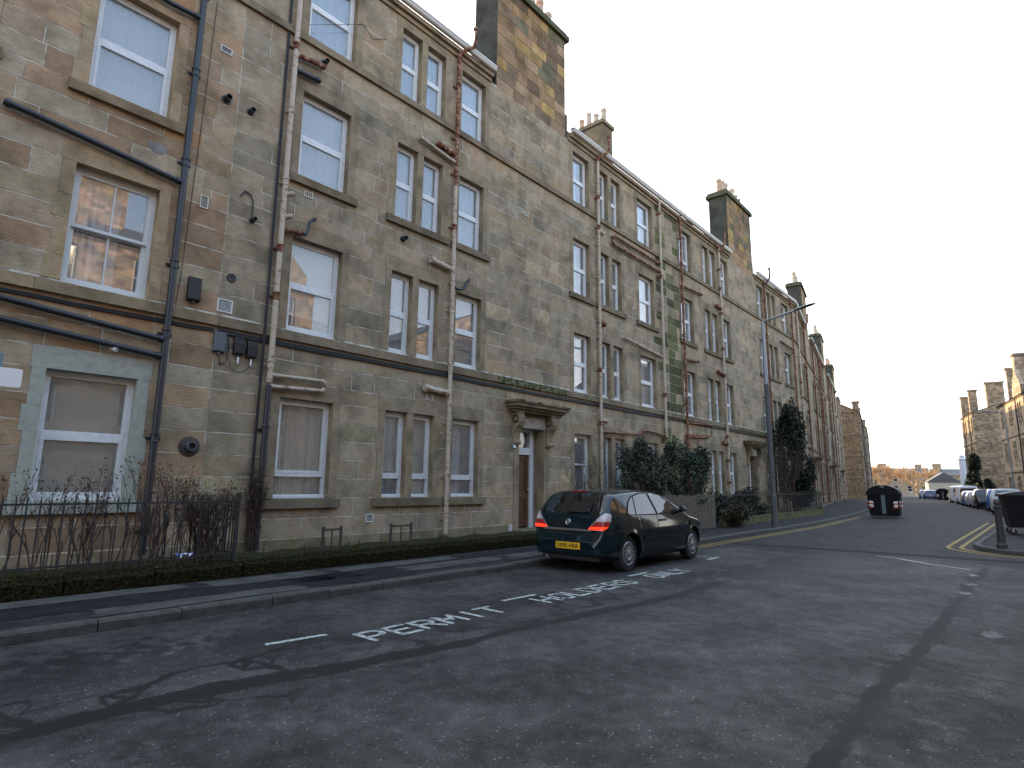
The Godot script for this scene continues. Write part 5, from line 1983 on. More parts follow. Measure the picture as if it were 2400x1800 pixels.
# cars and vans far down the street, seen from behind
func far_vehicle(kind: String, col: Color, label: String, p: Vector2, turn: float) -> void:
	var s := hatchback_body()
	if kind == "van":
		s.top = [[-1.0, 0.6], [-0.98, 1.0], [-0.95, 1.85], [-0.85, 1.95], [0.0, 1.98], [2.0, 1.95], [2.3, 1.75], [2.8, 1.2], [3.4, 1.0], [3.7, 0.7]]
		s.plan = [[-1.0, 0.86], [-0.95, 0.9], [0.0, 0.93], [2.5, 0.92], [3.2, 0.85], [3.7, 0.6]]
		s.low = [[-1.0, 0.3], [3.7, 0.3]]
		s.axles = [0.0, 2.9]
		s.side = [[0.18, 0.94], [0.5, 1.0], [1.0, 0.99], [1.9, 0.9], [2.2, 0.86]]
	elif kind == "suv":
		for q in s.top:
			q[1] *= 1.13
		for q in s.side:
			q[0] *= 1.13
	var t := thing("parked_van" if kind == "van" else "parked_car", label, "van" if kind == "van" else "car", Vector3(p.x, 0, p.y), turn, "vehicles parked along the far kerb")
	part("body", body_mesh(s), car_paint(col), t)
	var glass := plain(lin(0.01, 0.012, 0.014), 0.03, 0, 0.6)
	var k := 1.0
	if kind == "suv":
		k = 1.13
	var X := Vector3.RIGHT
	var Y := Vector3.UP
	var Z := Vector3.BACK
	for sg in [1.0, -1.0]:
		var o: Vector3 = Z * 2.0 * sg
		if kind == "van":
			part("side_window", panel(s, [[1.9, 1.15], [1.9, 1.7], [2.2, 1.65], [2.65, 1.15]], o, X, Y, -Z * sg, 0.006, 0.2), glass, t)
		else:
			part("side_window", panel(s, [[-0.05, 0.99 * k], [0.2, 1.28 * k], [0.9, 1.36 * k], [1.36, 1.31 * k], [2.0, 1.0 * k]], o, X, Y, -Z * sg, 0.006, 0.2), glass, t)
		for a in s.axles:
			wheel(t, Vector3(a, 0.31, (0.84 if kind == "van" else 0.8) * sg), 0.31, sg, 8)
		var oo := Vector3(-3, 0, 0)
		var lp := plain(lin(0.35, 0.015, 0.015), 0.1)
		part("tail_lamp", panel(s, [[0.5 * sg, 0.74], [0.66 * sg, 0.78], [0.68 * sg, 0.98], [0.58 * sg, 0.95]], oo, Z, Y, X, 0.006, 0.1), lp, t)
	if kind == "van":
		part("rear_window", panel(s, [[-0.7, 1.2], [0.7, 1.2], [0.65, 1.7], [-0.65, 1.7]], Vector3(-3, 0, 0), Z, Y, X, 0.006, 0.2), glass, t)
		part("windscreen", panel(s, [[-0.7, 1.2], [0.7, 1.2], [0.65, 1.7], [-0.65, 1.7]], Vector3(6, 0, 0), Z, Y, -X, 0.006, 0.2), glass, t)
	else:
		part("rear_window", panel(s, [[-0.58, 1.02 * k], [0.58, 1.02 * k], [0.47, 1.33 * k], [-0.47, 1.33 * k]], Vector3(-3, 0, 0), Z, Y, X, 0.006, 0.15), glass, t)
	var pb := B.new()
	pb.box(Vector3(-0.86 if kind != "van" else -1.03, 0.5, -0.26), Vector3(-0.84 if kind != "van" else -1.0, 0.61, 0.26))
	part("number_plate", pb, plain(lin(0.72, 0.42, 0.03), 0.4), t)


# ---------------------------------------------------------------- garden edge, railings, street furniture
func make_garden() -> void:
	# bed between front wall and building
	var g := B.new()
	var n := 60
	for i in n:
		for j in 6:
			var q := []
			for k in [[0, 0], [1, 0], [1, 1], [0, 1]]:
				var x := lerpf(-6, 13.0, float(i + k[0]) / n)
				var z := lerpf(0.0, 1.62, float(j + k[1]) / 6)
				q.append(Vector3(x, 0.25 + 0.035 * sin(x * 5.1 + z * 3) * sin(z * 7 + x), z))
			g.quad(q[0], q[1], q[2], q[3], Vector3.UP)
	structure("garden_bed", g, M.soil)
	# low mossy wall, stone by stone
	var w := thing("low_garden_wall", "low mossy stone wall edging the bed along the pavement", "wall", Vector3(0, 0, 1.67))
	var x := -4.0
	while x < 12.3:
		var l := rr(0.9, 1.7)
		var b := B.new()
		# lumpy cope
		var m := 10
		var rows := []
		for i in m + 1:
			var xx := x + 0.008 + (l - 0.016) * i / m
			var h := 0.345 + rr(-0.02, 0.02)
			rows.append([Vector3(xx, 0.08, 0.13 + rr(-0.008, 0.008)), Vector3(xx, h - 0.07, 0.14 + rr(-0.012, 0.012)), Vector3(xx, h, 0.07 + rr(-0.015, 0.015)), Vector3(xx, h + 0.01, -0.06), Vector3(xx, h - 0.06, -0.14), Vector3(xx, 0.15, -0.14)])
		for i in m:
			for j in 5:
				b.quad(rows[i][j], rows[i + 1][j], rows[i + 1][j + 1], rows[i][j + 1], Vector3(0, 0.5, 1.0 - j * 0.45))
		for k in [0, m]:
			for j in range(1, 5):
				b.tri(rows[k][0], rows[k][j], rows[k][j + 1], Vector3(-1 if k == 0 else 1, 0, 0))
		part("cope_stone", b, M.moss_wall, w)
		x += l
	# moss tufts and grass on the wall and bed
	var tuft := B.new()
	var greens := [Color(0.04, 0.05, 0.014), Color(0.055, 0.065, 0.016), Color(0.04, 0.045, 0.02), Color(0.08, 0.07, 0.035)]
	for i in 9000:
		var px := rr(-1.0, 12.3)
		var on_wall := rng.randf() < 0.62
		var p := Vector3(px, 0.345, 1.67 + rr(-0.1, 0.13)) if on_wall else Vector3(px, 0.27, rr(0.05, 1.5))
		if on_wall and (sin(px * 1.7) + sin(px * 4.1 + 1.0)) < -0.2:
			continue
		if not on_wall and (sin(px * 2.1) + sin(px * 5.3 + p.z * 4)) < 0.95:
			continue
		tuft.col = greens[rng.randi() % 4]
		var h := rr(0.015, 0.045) if on_wall else rr(0.03, 0.12)
		var a := rr(0, TAU)
		var d := Vector3(cos(a), 0, sin(a)) * rr(0.004, 0.012)
		var lean := Vector3(rr(-0.5, 0.5), 1, rr(-0.4, 0.6)) * h
		tuft.tri(p - d, p + d, p + lean)
	var to := part("grass_and_moss", tuft, M.leaf, self)
	to.set_meta("kind", "stuff")
	to.set_meta("label", "short grass and moss on the low wall and bed")
	# railing along the wall and back to the building
	var r := thing("iron_railing", "rusty iron railing with overgrown stems on the low wall", "railing", Vector3(1.2, 0.38, 1.67))
	var bx := -2.2
	while bx < 2.92:
		rail_bar(r, Vector3(bx + rr(-0.01, 0.01), 0, 0), 0.93 + rr(-0.02, 0.02))
		bx += 0.118
	var zz := -0.12
	while zz > -1.5:
		rail_bar(r, Vector3(2.92, -0.1, zz), 1.03)
		zz -= 0.105
	for y in [0.07, 0.82]:
		var b := B.new()
		b.box(Vector3(-2.3, y - 0.012, -0.006), Vector3(2.95, y + 0.012, 0.006))
		part("rail", b, M.iron, r)
		b = B.new()
		b.box(Vector3(2.914, y - 0.012, -1.55), Vector3(2.926, y + 0.012, 0.0))
		part("rail", b, M.iron, r)
	box_part("end_post", Vector3(2.9, -0.1, -0.02), Vector3(2.945, 0.95, 0.02), M.iron, r)
	# two stubs of old railing
	for k in 2:
		var s := thing("railing_stub", ["short iron railing remnant in the bed, nearer the black drainpipe", "short iron railing remnant in the bed, nearer the cream drainpipe"][k], "railing", Vector3([5.88, 7.36][k], 0.2, 1.2), 0.0, "railing remnants in the bed")
		var wd: float = [0.36, 0.5][k]
		for px in [0.0, wd]:
			box_part("post", Vector3(px - 0.018, 0, -0.018), Vector3(px + 0.018, 0.53, 0.018), M.iron_rust, s)
		box_part("rail", Vector3(0.018, 0.455, -0.008), Vector3(wd - 0.018, 0.49, 0.008), M.iron_rust, s)
		box_part("bar", Vector3(wd * 0.5 - 0.01, 0.14, -0.01), Vector3(wd * 0.5 + 0.01, 0.455, 0.01), M.iron_rust, s)
		box_part("rail", Vector3(0.018, 0.12, -0.006), Vector3(wd - 0.018, 0.14, 0.006), M.iron_rust, s)
	# litter
	var lt := thing("litter_bag", "crumpled blue and white plastic bag caught below the railing", "litter", Vector3(3.45, 0.41, 1.62))
	var lb := B.new()
	var rows := []
	for i in 7:
		var line := []
		for j in 9:
			line.append(Vector3((j - 4) * 0.03 + rr(-0.012, 0.012), 0.02 + rr(0, 0.07), (i - 3) * 0.02 + rr(-0.01, 0.01)))
		rows.append(line)
	var lb2 := B.new()
	for i in 6:
		for j in 8:
			(lb if (i + j * 2) % 5 < 3 else lb2).quad(rows[i][j], rows[i][j + 1], rows[i + 1][j + 1], rows[i + 1][j], Vector3.UP)
	part("white_film", lb, plain(lin(0.72, 0.74, 0.78), 0.4), lt)
	part("blue_print", lb2, plain(lin(0.05, 0.12, 0.4), 0.4), lt)


func rail_bar(r: Node, p: Vector3, h: float) -> void:
	var b := B.new()
	b.tube([p, p + Vector3(rr(-0.012, 0.012), h - 0.06, rr(-0.01, 0.01)), p + Vector3(0, h, 0)], [0.0105, 0.0105, 0.003], 5)
	part("bar", b, M.iron, r)


func street_sign() -> void:
	var t := thing("street_sign", "white plate on a grey post at the edge of the pavement", "sign", Vector3(0.86, 0.11, 3.3))
	var b := B.new()
	b.tube([Vector3(0.06, 0, 0), Vector3(0.06, 2.6, 0)], 0.038, 12)
	part("post", b, plain(lin(0.16, 0.22, 0.26), 0.5), t)
	var p := B.new()
	var poly := PackedVector2Array()
	for c in [[0.235, 0.15], [-0.235, 0.15], [-0.235, -0.15], [0.235, -0.15]]:
		for k in 5:
			var a: float = atan2(c[1], c[0])
			var base := 0.0
			if c[0] > 0 and c[1] > 0:
				base = 0.0
			elif c[0] < 0 and c[1] > 0:
				base = PI / 2
			elif c[0] < 0:
				base = PI
			else:
				base = PI * 1.5
			a = base + k / 4.0 * PI / 2
			poly.append(Vector2(c[0] - signf(c[0]) * 0.025 + cos(a) * 0.025, (c[1] - signf(c[1]) * 0.025 + sin(a) * 0.025) * 0.62))
	p.slab(poly, Vector3(0.02, 2.37, 0.042), Vector3.RIGHT, Vector3.UP, Vector3(0, 0, 0.004))
	part("plate", p, plain(lin(0.88, 0.88, 0.88), 0.35), t)


func lamp_post(at: Vector3, h: float, arm: Vector3, label: String, dark_to: float, scale := 1.0) -> void:
	var t := thing("street_lamp", label, "street lamp", at, 0.0, "street lamps")
	var b := B.new()
	b.lathe(Vector3.ZERO, Vector3.UP, [[0.11, 0], [0.11, 1.1], [0.105, 1.12], [0.09, 1.16], [0.085, dark_to]], 14)
	part("lower_post", b, M.post_dark, t)
	var u := B.new()
	u.lathe(Vector3(0, dark_to, 0), Vector3.UP, [[0.078, 0], [0.065, h - dark_to], [0.0, h - dark_to + 0.02]], 14)
	u.tube([Vector3(0, h - 0.05, 0), Vector3(0, h, 0) + arm * 0.06, Vector3(0, h, 0) + arm], 0.042, 10)
	part("upper_post", u, M.galv, t)
	# flat lantern
	var l := B.new()
	var d := arm.normalized()
	var s := d.cross(Vector3.UP).normalized()
	var up := s.cross(d).normalized()
	var c := Vector3(0, h, 0) + arm + d * 0.35
	var prof := [[-0.38, 0.05, 0.045], [-0.2, 0.12, 0.06], [0.0, 0.15, 0.06], [0.25, 0.14, 0.045], [0.38, 0.10, 0.02]]
	for i in prof.size() - 1:
		var p: Array = prof[i]
		var q: Array = prof[i + 1]
		var P := [c + d * p[0] + s * p[1], c + d * p[0] + up * p[2] * 1.3, c + d * p[0] - s * p[1], c + d * p[0] - up * p[2] * 0.5]
		var Q := [c + d * q[0] + s * q[1], c + d * q[0] + up * q[2] * 1.3, c + d * q[0] - s * q[1], c + d * q[0] - up * q[2] * 0.5]
		for k in 4:
			var k2 := (k + 1) % 4
			l.quad(P[k], P[k2], Q[k2], Q[k], (P[k] + P[k2]) / 2 - (c + d * p[0]))
	part("lantern", l, M.box_grey, t)


func communal_bin_far(at: Vector3, turn: float) -> void:
	communal_bin(at, turn, "black communal bin among the parked cars on the far side")


func communal_bin(at: Vector3, turn: float, label := "large black communal bin with grey strap and striped reflectors at the left kerb") -> void:
	var t := thing("communal_bin", label, "bin", at, turn, "black communal bins")
	# long side along x; body tapers to the base, lid is a half round
	var W := 0.72
	var b := B.new()
	var prof := [[0.08, 0.60], [0.10, 0.66], [0.5, 0.70], [1.12, 0.74], [1.2, 0.76]]
	for i in prof.size() - 1:
		var p: Array = prof[i]
		var q: Array = prof[i + 1]
		var wp: float = W * (0.86 + 0.14 * p[0] / 1.2)
		var wq: float = W * (0.86 + 0.14 * q[0] / 1.2)
		var A := [Vector3(-wp, p[0], p[1]), Vector3(wp, p[0], p[1]), Vector3(wp, p[0], -p[1]), Vector3(-wp, p[0], -p[1])]
		var Q := [Vector3(-wq, q[0], q[1]), Vector3(wq, q[0], q[1]), Vector3(wq, q[0], -q[1]), Vector3(-wq, q[0], -q[1])]
		for k in 4:
			var k2 := (k + 1) % 4
			b.quad(A[k], A[k2], Q[k2], Q[k], (A[k] + A[k2]) / 2)
	part("body", b, M.plastic_black, t)
	var l := B.new()
	var arc := []
	for k in 13:
		var a := PI * k / 12
		arc.append(Vector2(cos(a) * 0.79, 1.2 + sin(a) * 0.52))
	for k in 12:
		l.quad(Vector3(-W - 0.03, arc[k].y, arc[k].x), Vector3(W + 0.03, arc[k].y, arc[k].x), Vector3(W + 0.03, arc[k + 1].y, arc[k + 1].x), Vector3(-W - 0.03, arc[k + 1].y, arc[k + 1].x), Vector3(0, arc[k].y - 1.1, arc[k].x))
		for sx in [-W - 0.03, W + 0.03]:
			l.tri(Vector3(sx, 1.2, 0), Vector3(sx, arc[k].y, arc[k].x), Vector3(sx, arc[k + 1].y, arc[k + 1].x), Vector3(sx, 0, 0))
	part("lid", l, M.plastic_black, t)
	var s := B.new()
	for k in 12:
		var e := 1.015
		var p := Vector2(arc[k].x * e, 1.2 + (arc[k].y - 1.2) * e)
		var q := Vector2(arc[k + 1].x * e, 1.2 + (arc[k + 1].y - 1.2) * e)
		s.quad(Vector3(-0.1, p.y, p.x), Vector3(0.1, p.y, p.x), Vector3(0.1, q.y, q.x), Vector3(-0.1, q.y, q.x), Vector3(0, p.y - 1.1, p.x))
	for sg in [1.0, -1.0]:
		s.quad(Vector3(-0.1, 1.2, 0.805 * sg), Vector3(0.1, 1.2, 0.805 * sg), Vector3(0.1, 0.2, 0.70 * sg), Vector3(-0.1, 0.2, 0.70 * sg), Vector3(0, 0, sg))
	for sx in [-1.0, 1.0]:
		s.quad(Vector3((W + 0.04) * sx, 1.72, 0.09), Vector3((W + 0.04) * sx, 1.72, -0.09), Vector3((W * 0.88 + 0.02) * sx, 0.2, -0.09), Vector3((W * 0.88 + 0.02) * sx, 0.2, 0.09), Vector3(sx, 0, 0))
	part("strap", s, plain(lin(0.12, 0.15, 0.15), 0.6), t)
	# red and white chevron plates on the corners
	for sx in [-1.0, 1.0]:
		for sz in [-1.0, 1.0]:
			for k in 4:
				var y := 0.55 + k * 0.09
				var m: Material = plain(lin(0.78, 0.76, 0.72), 0.35) if k % 2 else plain(lin(0.5, 0.07, 0.03), 0.35)
				var rb := B.new()
				var x: float = sx * (W * 0.93 + 0.03)
				rb.obox(Vector3(x, y, sz * 0.56), Vector3(0.008, 0, 0), Vector3(0, 0.05, 0.03 * sz), Vector3(0, 0, 0.09))
				rb.obox(Vector3(sx * W * 0.80, y, sz * 0.745), Vector3(0.09, 0, 0), Vector3(0.03 * sx, 0.05, 0), Vector3(0, 0, 0.02))
				part("reflector_band", rb, m, t)


func wheeled_bin(at: Vector3, turn: float) -> void:
	var t := thing("wheeled_bin", "black four wheeled refuse bin on the pavement corner beside the bollard", "bin", at, turn)
	var b := B.new()
	var A := [Vector3(-0.56, 0.24, 0.42), Vector3(0.56, 0.24, 0.42), Vector3(0.56, 0.24, -0.42), Vector3(-0.56, 0.24, -0.42)]
	var Q := [Vector3(-0.66, 1.25, 0.54), Vector3(0.66, 1.25, 0.54), Vector3(0.66, 1.25, -0.54), Vector3(-0.66, 1.25, -0.54)]
	for k in 4:
		var k2 := (k + 1) % 4
		b.quad(A[k], A[k2], Q[k2], Q[k], (A[k] + A[k2]) / 2)
	b.quad(A[0], A[1], A[2], A[3], Vector3.DOWN)
	b.box(Vector3(-0.70, 1.2, -0.58), Vector3(0.70, 1.27, 0.58))
	part("body", b, M.plastic_black, t)
	var l := B.new()
	for k in 6:
		var a := -0.58 + k * 1.16 / 6
		var e := -0.58 + (k + 1) * 1.16 / 6
		var ya := 1.28 + 0.1 * sin((a + 0.58) / 1.16 * PI)
		var ye := 1.28 + 0.1 * sin((e + 0.58) / 1.16 * PI)
		l.quad(Vector3(-0.7, ya, a), Vector3(0.7, ya, a), Vector3(0.7, ye, e), Vector3(-0.7, ye, e), Vector3.UP)
		for sx in [-0.7, 0.7]:
			l.quad(Vector3(sx, 1.26, a), Vector3(sx, 1.26, e), Vector3(sx, ye, e), Vector3(sx, ya, a), Vector3(sx, 0, 0))
	part("lid", l, plain(lin(0.03, 0.032, 0.034), 0.5), t)
	for sx in [-0.45, 0.45]:
		for sz in [-0.36, 0.36]:
			var w := B.new()
			w.lathe(Vector3(sx - 0.025, 0.1, sz), Vector3.RIGHT, [[0.0, 0], [0.07, 0.0], [0.1, 0.008], [0.1, 0.042], [0.07, 0.05], [0, 0.05]], 16)
			var wh := part("castor", w, M.rubber, t)
			box_part("fork", Vector3(sx - 0.04, 0.1, sz - 0.03), Vector3(sx + 0.04, 0.245, sz + 0.03), M.steel, wh)
	box_part("sticker", Vector3(-0.655, 1.0, 0.1), Vector3(-0.645, 1.12, 0.3), M.white, t)


func bollard(at: Vector3) -> void:
	var t := thing("bollard", "slim black bollard at the pavement corner with yellow lines below", "bollard", at)
	var b := B.new()
	b.lathe(Vector3.ZERO, Vector3.UP, [[0.11, 0], [0.11, 0.1], [0.085, 0.14], [0.075, 0.5], [0.07, 0.95], [0.085, 0.97], [0.085, 1.02], [0.06, 1.04], [0.075, 1.1], [0.05, 1.17], [0.0, 1.19]], 16)
	part("post", b, M.iron, t)


func timber_fence() -> void:
	var t := thing("timber_fence", "weathered vertical board fence in front of the dark evergreen shrubs", "fence", Vector3(14.6, 0.11, 2.3))
	var x := 0.0
	while x < 5.7:
		var w := 0.105 + rr(-0.008, 0.008)
		var b := B.new()
		var h := 1.12 + rr(-0.025, 0.025)
		var z := rr(-0.006, 0.006)
		b.box(Vector3(x, 0.02, z), Vector3(x + w, h, z + 0.018))
		part("board", b, M.fence_wood, t)
		x += w + 0.012
	for y in [0.3, 0.85]:
		box_part("rail", Vector3(0, y, -0.05), Vector3(5.7, y + 0.07, -0.01), M.fence_wood, t)
	for px in [0.0, 1.9, 3.8, 5.6]:
		box_part("post", Vector3(px, 0, -0.13), Vector3(px + 0.08, 1.1, -0.05), M.fence_wood, t)


func far_railing(a: Vector2, b2: Vector2, label: String) -> void:
	var d := b2 - a
	var t := thing("iron_railing", label, "railing", Vector3(a.x, 0.11, a.y), -atan2(d.y, d.x))
	var L := d.length()
	box_part("base_wall", Vector3(0, 0, -0.1), Vector3(L, 0.3, 0.1), M.moss_stone, t)
	var x := 0.05
	while x < L:
		var b := B.new()
		b.tube([Vector3(x, 0.3, 0), Vector3(x, 1.2, 0), Vector3(x, 1.28, 0)], [0.011, 0.011, 0.003], 4)
		part("bar", b, M.iron, t)
		x += 0.15
	for y in [0.4, 1.1]:
		box_part("rail", Vector3(0, y, -0.012), Vector3(L, y + 0.03, 0.012), M.iron, t)


# ---------------------------------------------------------------- plants
func leaf(b: B, p: Vector3, s: float, r2: RandomNumberGenerator) -> void:
	var d := Vector3(r2.randf_range(-1, 1), r2.randf_range(-0.7, 0.8), r2.randf_range(-1, 1)).normalized()
	var w := d.cross(Vector3(r2.randf_range(-1, 1), r2.randf_range(-1, 1), r2.randf_range(-1, 1))).normalized() * s * 0.3
	var m := p + d * s * 0.5 + Vector3(0, s * 0.08, 0)
	b.tri(p, m + w, p + d * s)
	b.tri(p, m - w, p + d * s)


func shrub(called: String, label: String, at: Vector3, size: Vector3, n: int, ls: float, cols: Array, seed_: int, category := "shrub", conical := false) -> void:
	var t := thing(called, label, category, at)
	var r2 := RandomNumberGenerator.new()
	r2.seed = seed_
	# stems up into clumps
	var st := B.new()
	var clumps := []
	for i in 26:
		var a := r2.randf() * TAU
		var hgt := r2.randf_range(0.2, 1.0)
		var rad := sqrt(r2.randf()) * (1.0 if not conical else (1.08 - hgt))
		if not conical:
			rad *= 0.55 + 0.45 * sin(clampf(hgt, 0, 1) * PI)
		var c := Vector3(cos(a) * rad * size.x, hgt * size.y, sin(a) * rad * size.z)
		clumps.append([c, r2.randf_range(0.16, 0.34)])
		var mid := c * 0.5 + Vector3(r2.randf_range(-0.1, 0.1), 0.1, 0)
		st.tube([Vector3(c.x * 0.15, 0, c.z * 0.15), mid, c], [0.03 * size.y / 2, 0.018, 0.006], 5)
	part("stems" if category != "tree" else "trunk", st, M.bark, t)
	var lf := B.new()
	for i in n:
		var c: Array = clumps[r2.randi() % clumps.size()]
		var dir := Vector3(r2.randfn(), r2.randfn(), r2.randfn()).normalized()
		var rad: float = c[1] * pow(r2.randf(), 0.45)
		var p: Vector3 = c[0] + dir * rad * Vector3(size.x, size.y * 0.75, size.z) * (1.0 if not conical else 0.8)
		p.y = maxf(p.y, 0.03)
		var k := r2.randf_range(0.65, 1.35)
		var cc: Color = cols[r2.randi() % cols.size()]
		lf.col = Color(cc.r * k, cc.g * k, cc.b * k)
		leaf(lf, p, ls * r2.randf_range(0.6, 1.3), r2)
	part("foliage" if category != "tree" else "crown", lf, M.leaf, t)


func twigs(b: B, p: Vector3, d: Vector3, l: float, r: float, depth: int, r2: RandomNumberGenerator, spread: float, up: float, tips: Array) -> void:
	var q := p + d * l * 0.5 + Vector3(r2.randf_range(-1, 1), r2.randf_range(-0.4, 0.6), r2.randf_range(-1, 1)) * l * 0.07
	var e := p + d * l
	b.tube([p, q, e], [r, r * 0.85, r * 0.62], 4 if depth < 3 else 6, false)
	if depth == 0:
		tips.append([e, d])
		return
	var n := 3 if r2.randf() < 0.5 else 2
	for i in n + (1 if depth > 3 else 0):
		var nd := (d + Vector3(r2.randf_range(-1, 1), r2.randf_range(-0.5, 0.8), r2.randf_range(-1, 1)) * spread + Vector3(0, up, 0)).normalized()
		twigs(b, p.lerp(e, r2.randf_range(0.55, 1.0)), nd, l * r2.randf_range(0.6, 0.85), r * 0.6, depth - 1, r2, spread, up, tips)


func bare_shrub(label: String, at: Vector3, h: float, stems: int, wide: float, leaves: int, seed_: int, leafcol: Color, spread := 0.55) -> void:
	var t := thing("bare_shrub", label, "shrub", at)
	var r2 := RandomNumberGenerator.new()
	r2.seed = seed_
	var b := B.new()
	var tips := []
	for i in stems:
		var p := Vector3(r2.randf_range(-wide, wide), 0, r2.randf_range(-0.25, 0.25) * wide)
		var d := Vector3(r2.randf_range(-0.6, 0.6) * spread, 1, r2.randf_range(-0.4, 0.5) * spread).normalized()
		twigs(b, p, d, h * r2.randf_range(0.32, 0.5), 0.007 + h * 0.0025, 3, r2, spread, 0.15, tips)
	part("stems", b, M.stem, t)
	var lf := B.new()
	for i in leaves:
		var tp: Array = tips[r2.randi() % tips.size()]
		var k := r2.randf_range(0.6, 1.4)
		lf.col = Color(leafcol.r * k, leafcol.g * k, leafcol.b * k)
		leaf(lf, tp[0] + Vector3(r2.randfn(), r2.randfn(), r2.randfn()) * 0.05, r2.randf_range(0.025, 0.055), r2)
	if leaves:
		part("dry_leaves", lf, M.leaf, t)


func bare_tree(label: String, at: Vector3, h: float, wide: float, seed_: int) -> void:
	var t := thing("bare_tree", label, "tree", at)
	var r2 := RandomNumberGenerator.new()
	r2.seed = seed_
	var b := B.new()
	b.tube([Vector3.ZERO, Vector3(0.1, h * 0.14, 0), Vector3(0, h * 0.28, 0)], [h * 0.03, h * 0.024, h * 0.02], 8)
	var tips := []
	for i in 11:
		var a := TAU * i / 11.0
		twigs(b, Vector3(0, h * r2.randf_range(0.12, 0.28), 0), Vector3(cos(a) * wide, 0.85, sin(a) * wide).normalized(), h * 0.26, h * 0.012, 4, r2, 0.62, 0.12, tips)
	var golden := plain(lin(0.42, 0.27, 0.14), 0.9)
	part("trunk", b, golden, t)
	var tw := B.new()
	for tp in tips:
		for k in 9:
			var d: Vector3 = (tp[1] + Vector3(r2.randfn(), r2.randfn() + 0.2, r2.randfn()) * 0.6).normalized()
			var p: Vector3 = tp[0] - tp[1] * r2.randf() * h * 0.05
			var e: Vector3 = p + d * h * r2.randf_range(0.04, 0.10)
			var w: Vector3 = d.cross(Vector3(r2.randfn(), r2.randfn(), r2.randfn())).normalized() * h * 0.0028
			tw.tri(p - w, p + w, e)
	part("crown", tw, golden, t)


func make_plants() -> void:
	var ever := [Color(0.036, 0.05, 0.032), Color(0.055, 0.072, 0.042), Color(0.03, 0.04, 0.03), Color(0.085, 0.10, 0.07)]
	var dark := [Color(0.014, 0.022, 0.014), Color(0.02, 0.03, 0.016), Color(0.012, 0.018, 0.012)]
	var brown := [Color(0.07, 0.045, 0.025), Color(0.05, 0.04, 0.022), Color(0.035, 0.045, 0.02)]
	shrub("evergreen_shrub", "broad dark evergreen shrub spilling over the board fence", Vector3(17.6, 0.2, 1.1), Vector3(1.6, 2.5, 0.7), 13000, 0.085, ever, 21)
	shrub("evergreen_shrub", "taller evergreen shrub at the end of the board fence", Vector3(20.6, 0.2, 1.3), Vector3(1.5, 2.75, 0.8), 13000, 0.085, [ever[0], ever[2], dark[1], ever[1]], 22)
	shrub("low_shrub", "low reddish brown growth at the foot of the fence end", Vector3(21.6, 0.11, 2.6), Vector3(0.9, 0.75, 0.4), 3600, 0.08, brown, 23)
	shrub("low_shrub", "tangled dark hedge behind the iron railing near the lamp", Vector3(24.6, 0.11, 1.5), Vector3(2.6, 1.2, 0.7), 7000, 0.11, [dark[0], dark[1], brown[2]], 24)
	shrub("conifer", "upright dark conifer bush leaning by the far garden railing", Vector3(33.6, 0.15, 1.2), Vector3(1.0, 4.9, 1.0), 12000, 0.16, dark + [Color(0.03, 0.04, 0.02)], 25, "tree", false)
	shrub("ivy", "green trailing growth over the board fence top", Vector3(19.3, 0.9, 2.25), Vector3(0.5, 0.35, 0.15), 700, 0.07, [Color(0.05, 0.09, 0.03), Color(0.035, 0.07, 0.025)], 26, "climber")
	bare_shrub("thin leafless shrub between the conifer and the lamp post", Vector3(30.6, 0.15, 1.6), 3.7, 16, 1.1, 1600, 31, Color(0.06, 0.06, 0.03))
	bare_shrub("wiry bare shrub against the wall beyond the parked car, by the old sash windows", Vector3(18.7, 0.25, 0.55), 2.4, 8, 0.55, 160, 32, Color(0.08, 0.05, 0.02))
	bare_shrub("small bare shrub beside the first window right of the door", Vector3(15.0, 0.25, 0.5), 2.2, 7, 0.5, 260, 33, Color(0.05, 0.05, 0.02))
	# dead stems through the railing
	var dry := Color(0.09, 0.055, 0.035)
	bare_shrub("tangle of dead brambles under the cream painted window", Vector3(1.7, 0.28, 1.35), 1.25, 14, 0.7, 300, 34, dry)
	bare_shrub("dead brambles rising past the painted window corner", Vector3(2.7, 0.28, 1.4), 1.3, 13, 0.55, 260, 35, dry)
	bare_shrub("thick brown clump of dead stems at the end of the railing", Vector3(3.75, 0.28, 1.45), 1.15, 34, 0.22, 900, 36, Color(0.075, 0.045, 0.032))
	bare_shrub("sparse dead stems below the round flue", Vector3(3.2, 0.28, 0.9), 1.5, 9, 0.4, 160, 37, dry)
	bare_shrub("dry creeper stems climbing the black drainpipe", Vector3(5.1, 0.28, 0.14), 1.25, 22, 0.1, 500, 38, Color(0.06, 0.045, 0.03), 0.16)
	bare_tree("wide golden leafless tree at the end of the street", Vector3(190, 0, -13.5), 10.0, 1.5, 41)
	bare_tree("smaller golden leafless tree at the left of the street end", Vector3(215, 0, -25), 11.0, 0.7, 42)
	shrub("conifer", "dark rounded evergreen tree before the corner building on the far side", Vector3(92, 0, 5.2), Vector3(2.0, 5.3, 2.0), 14000, 0.24, dark, 43, "tree", true)


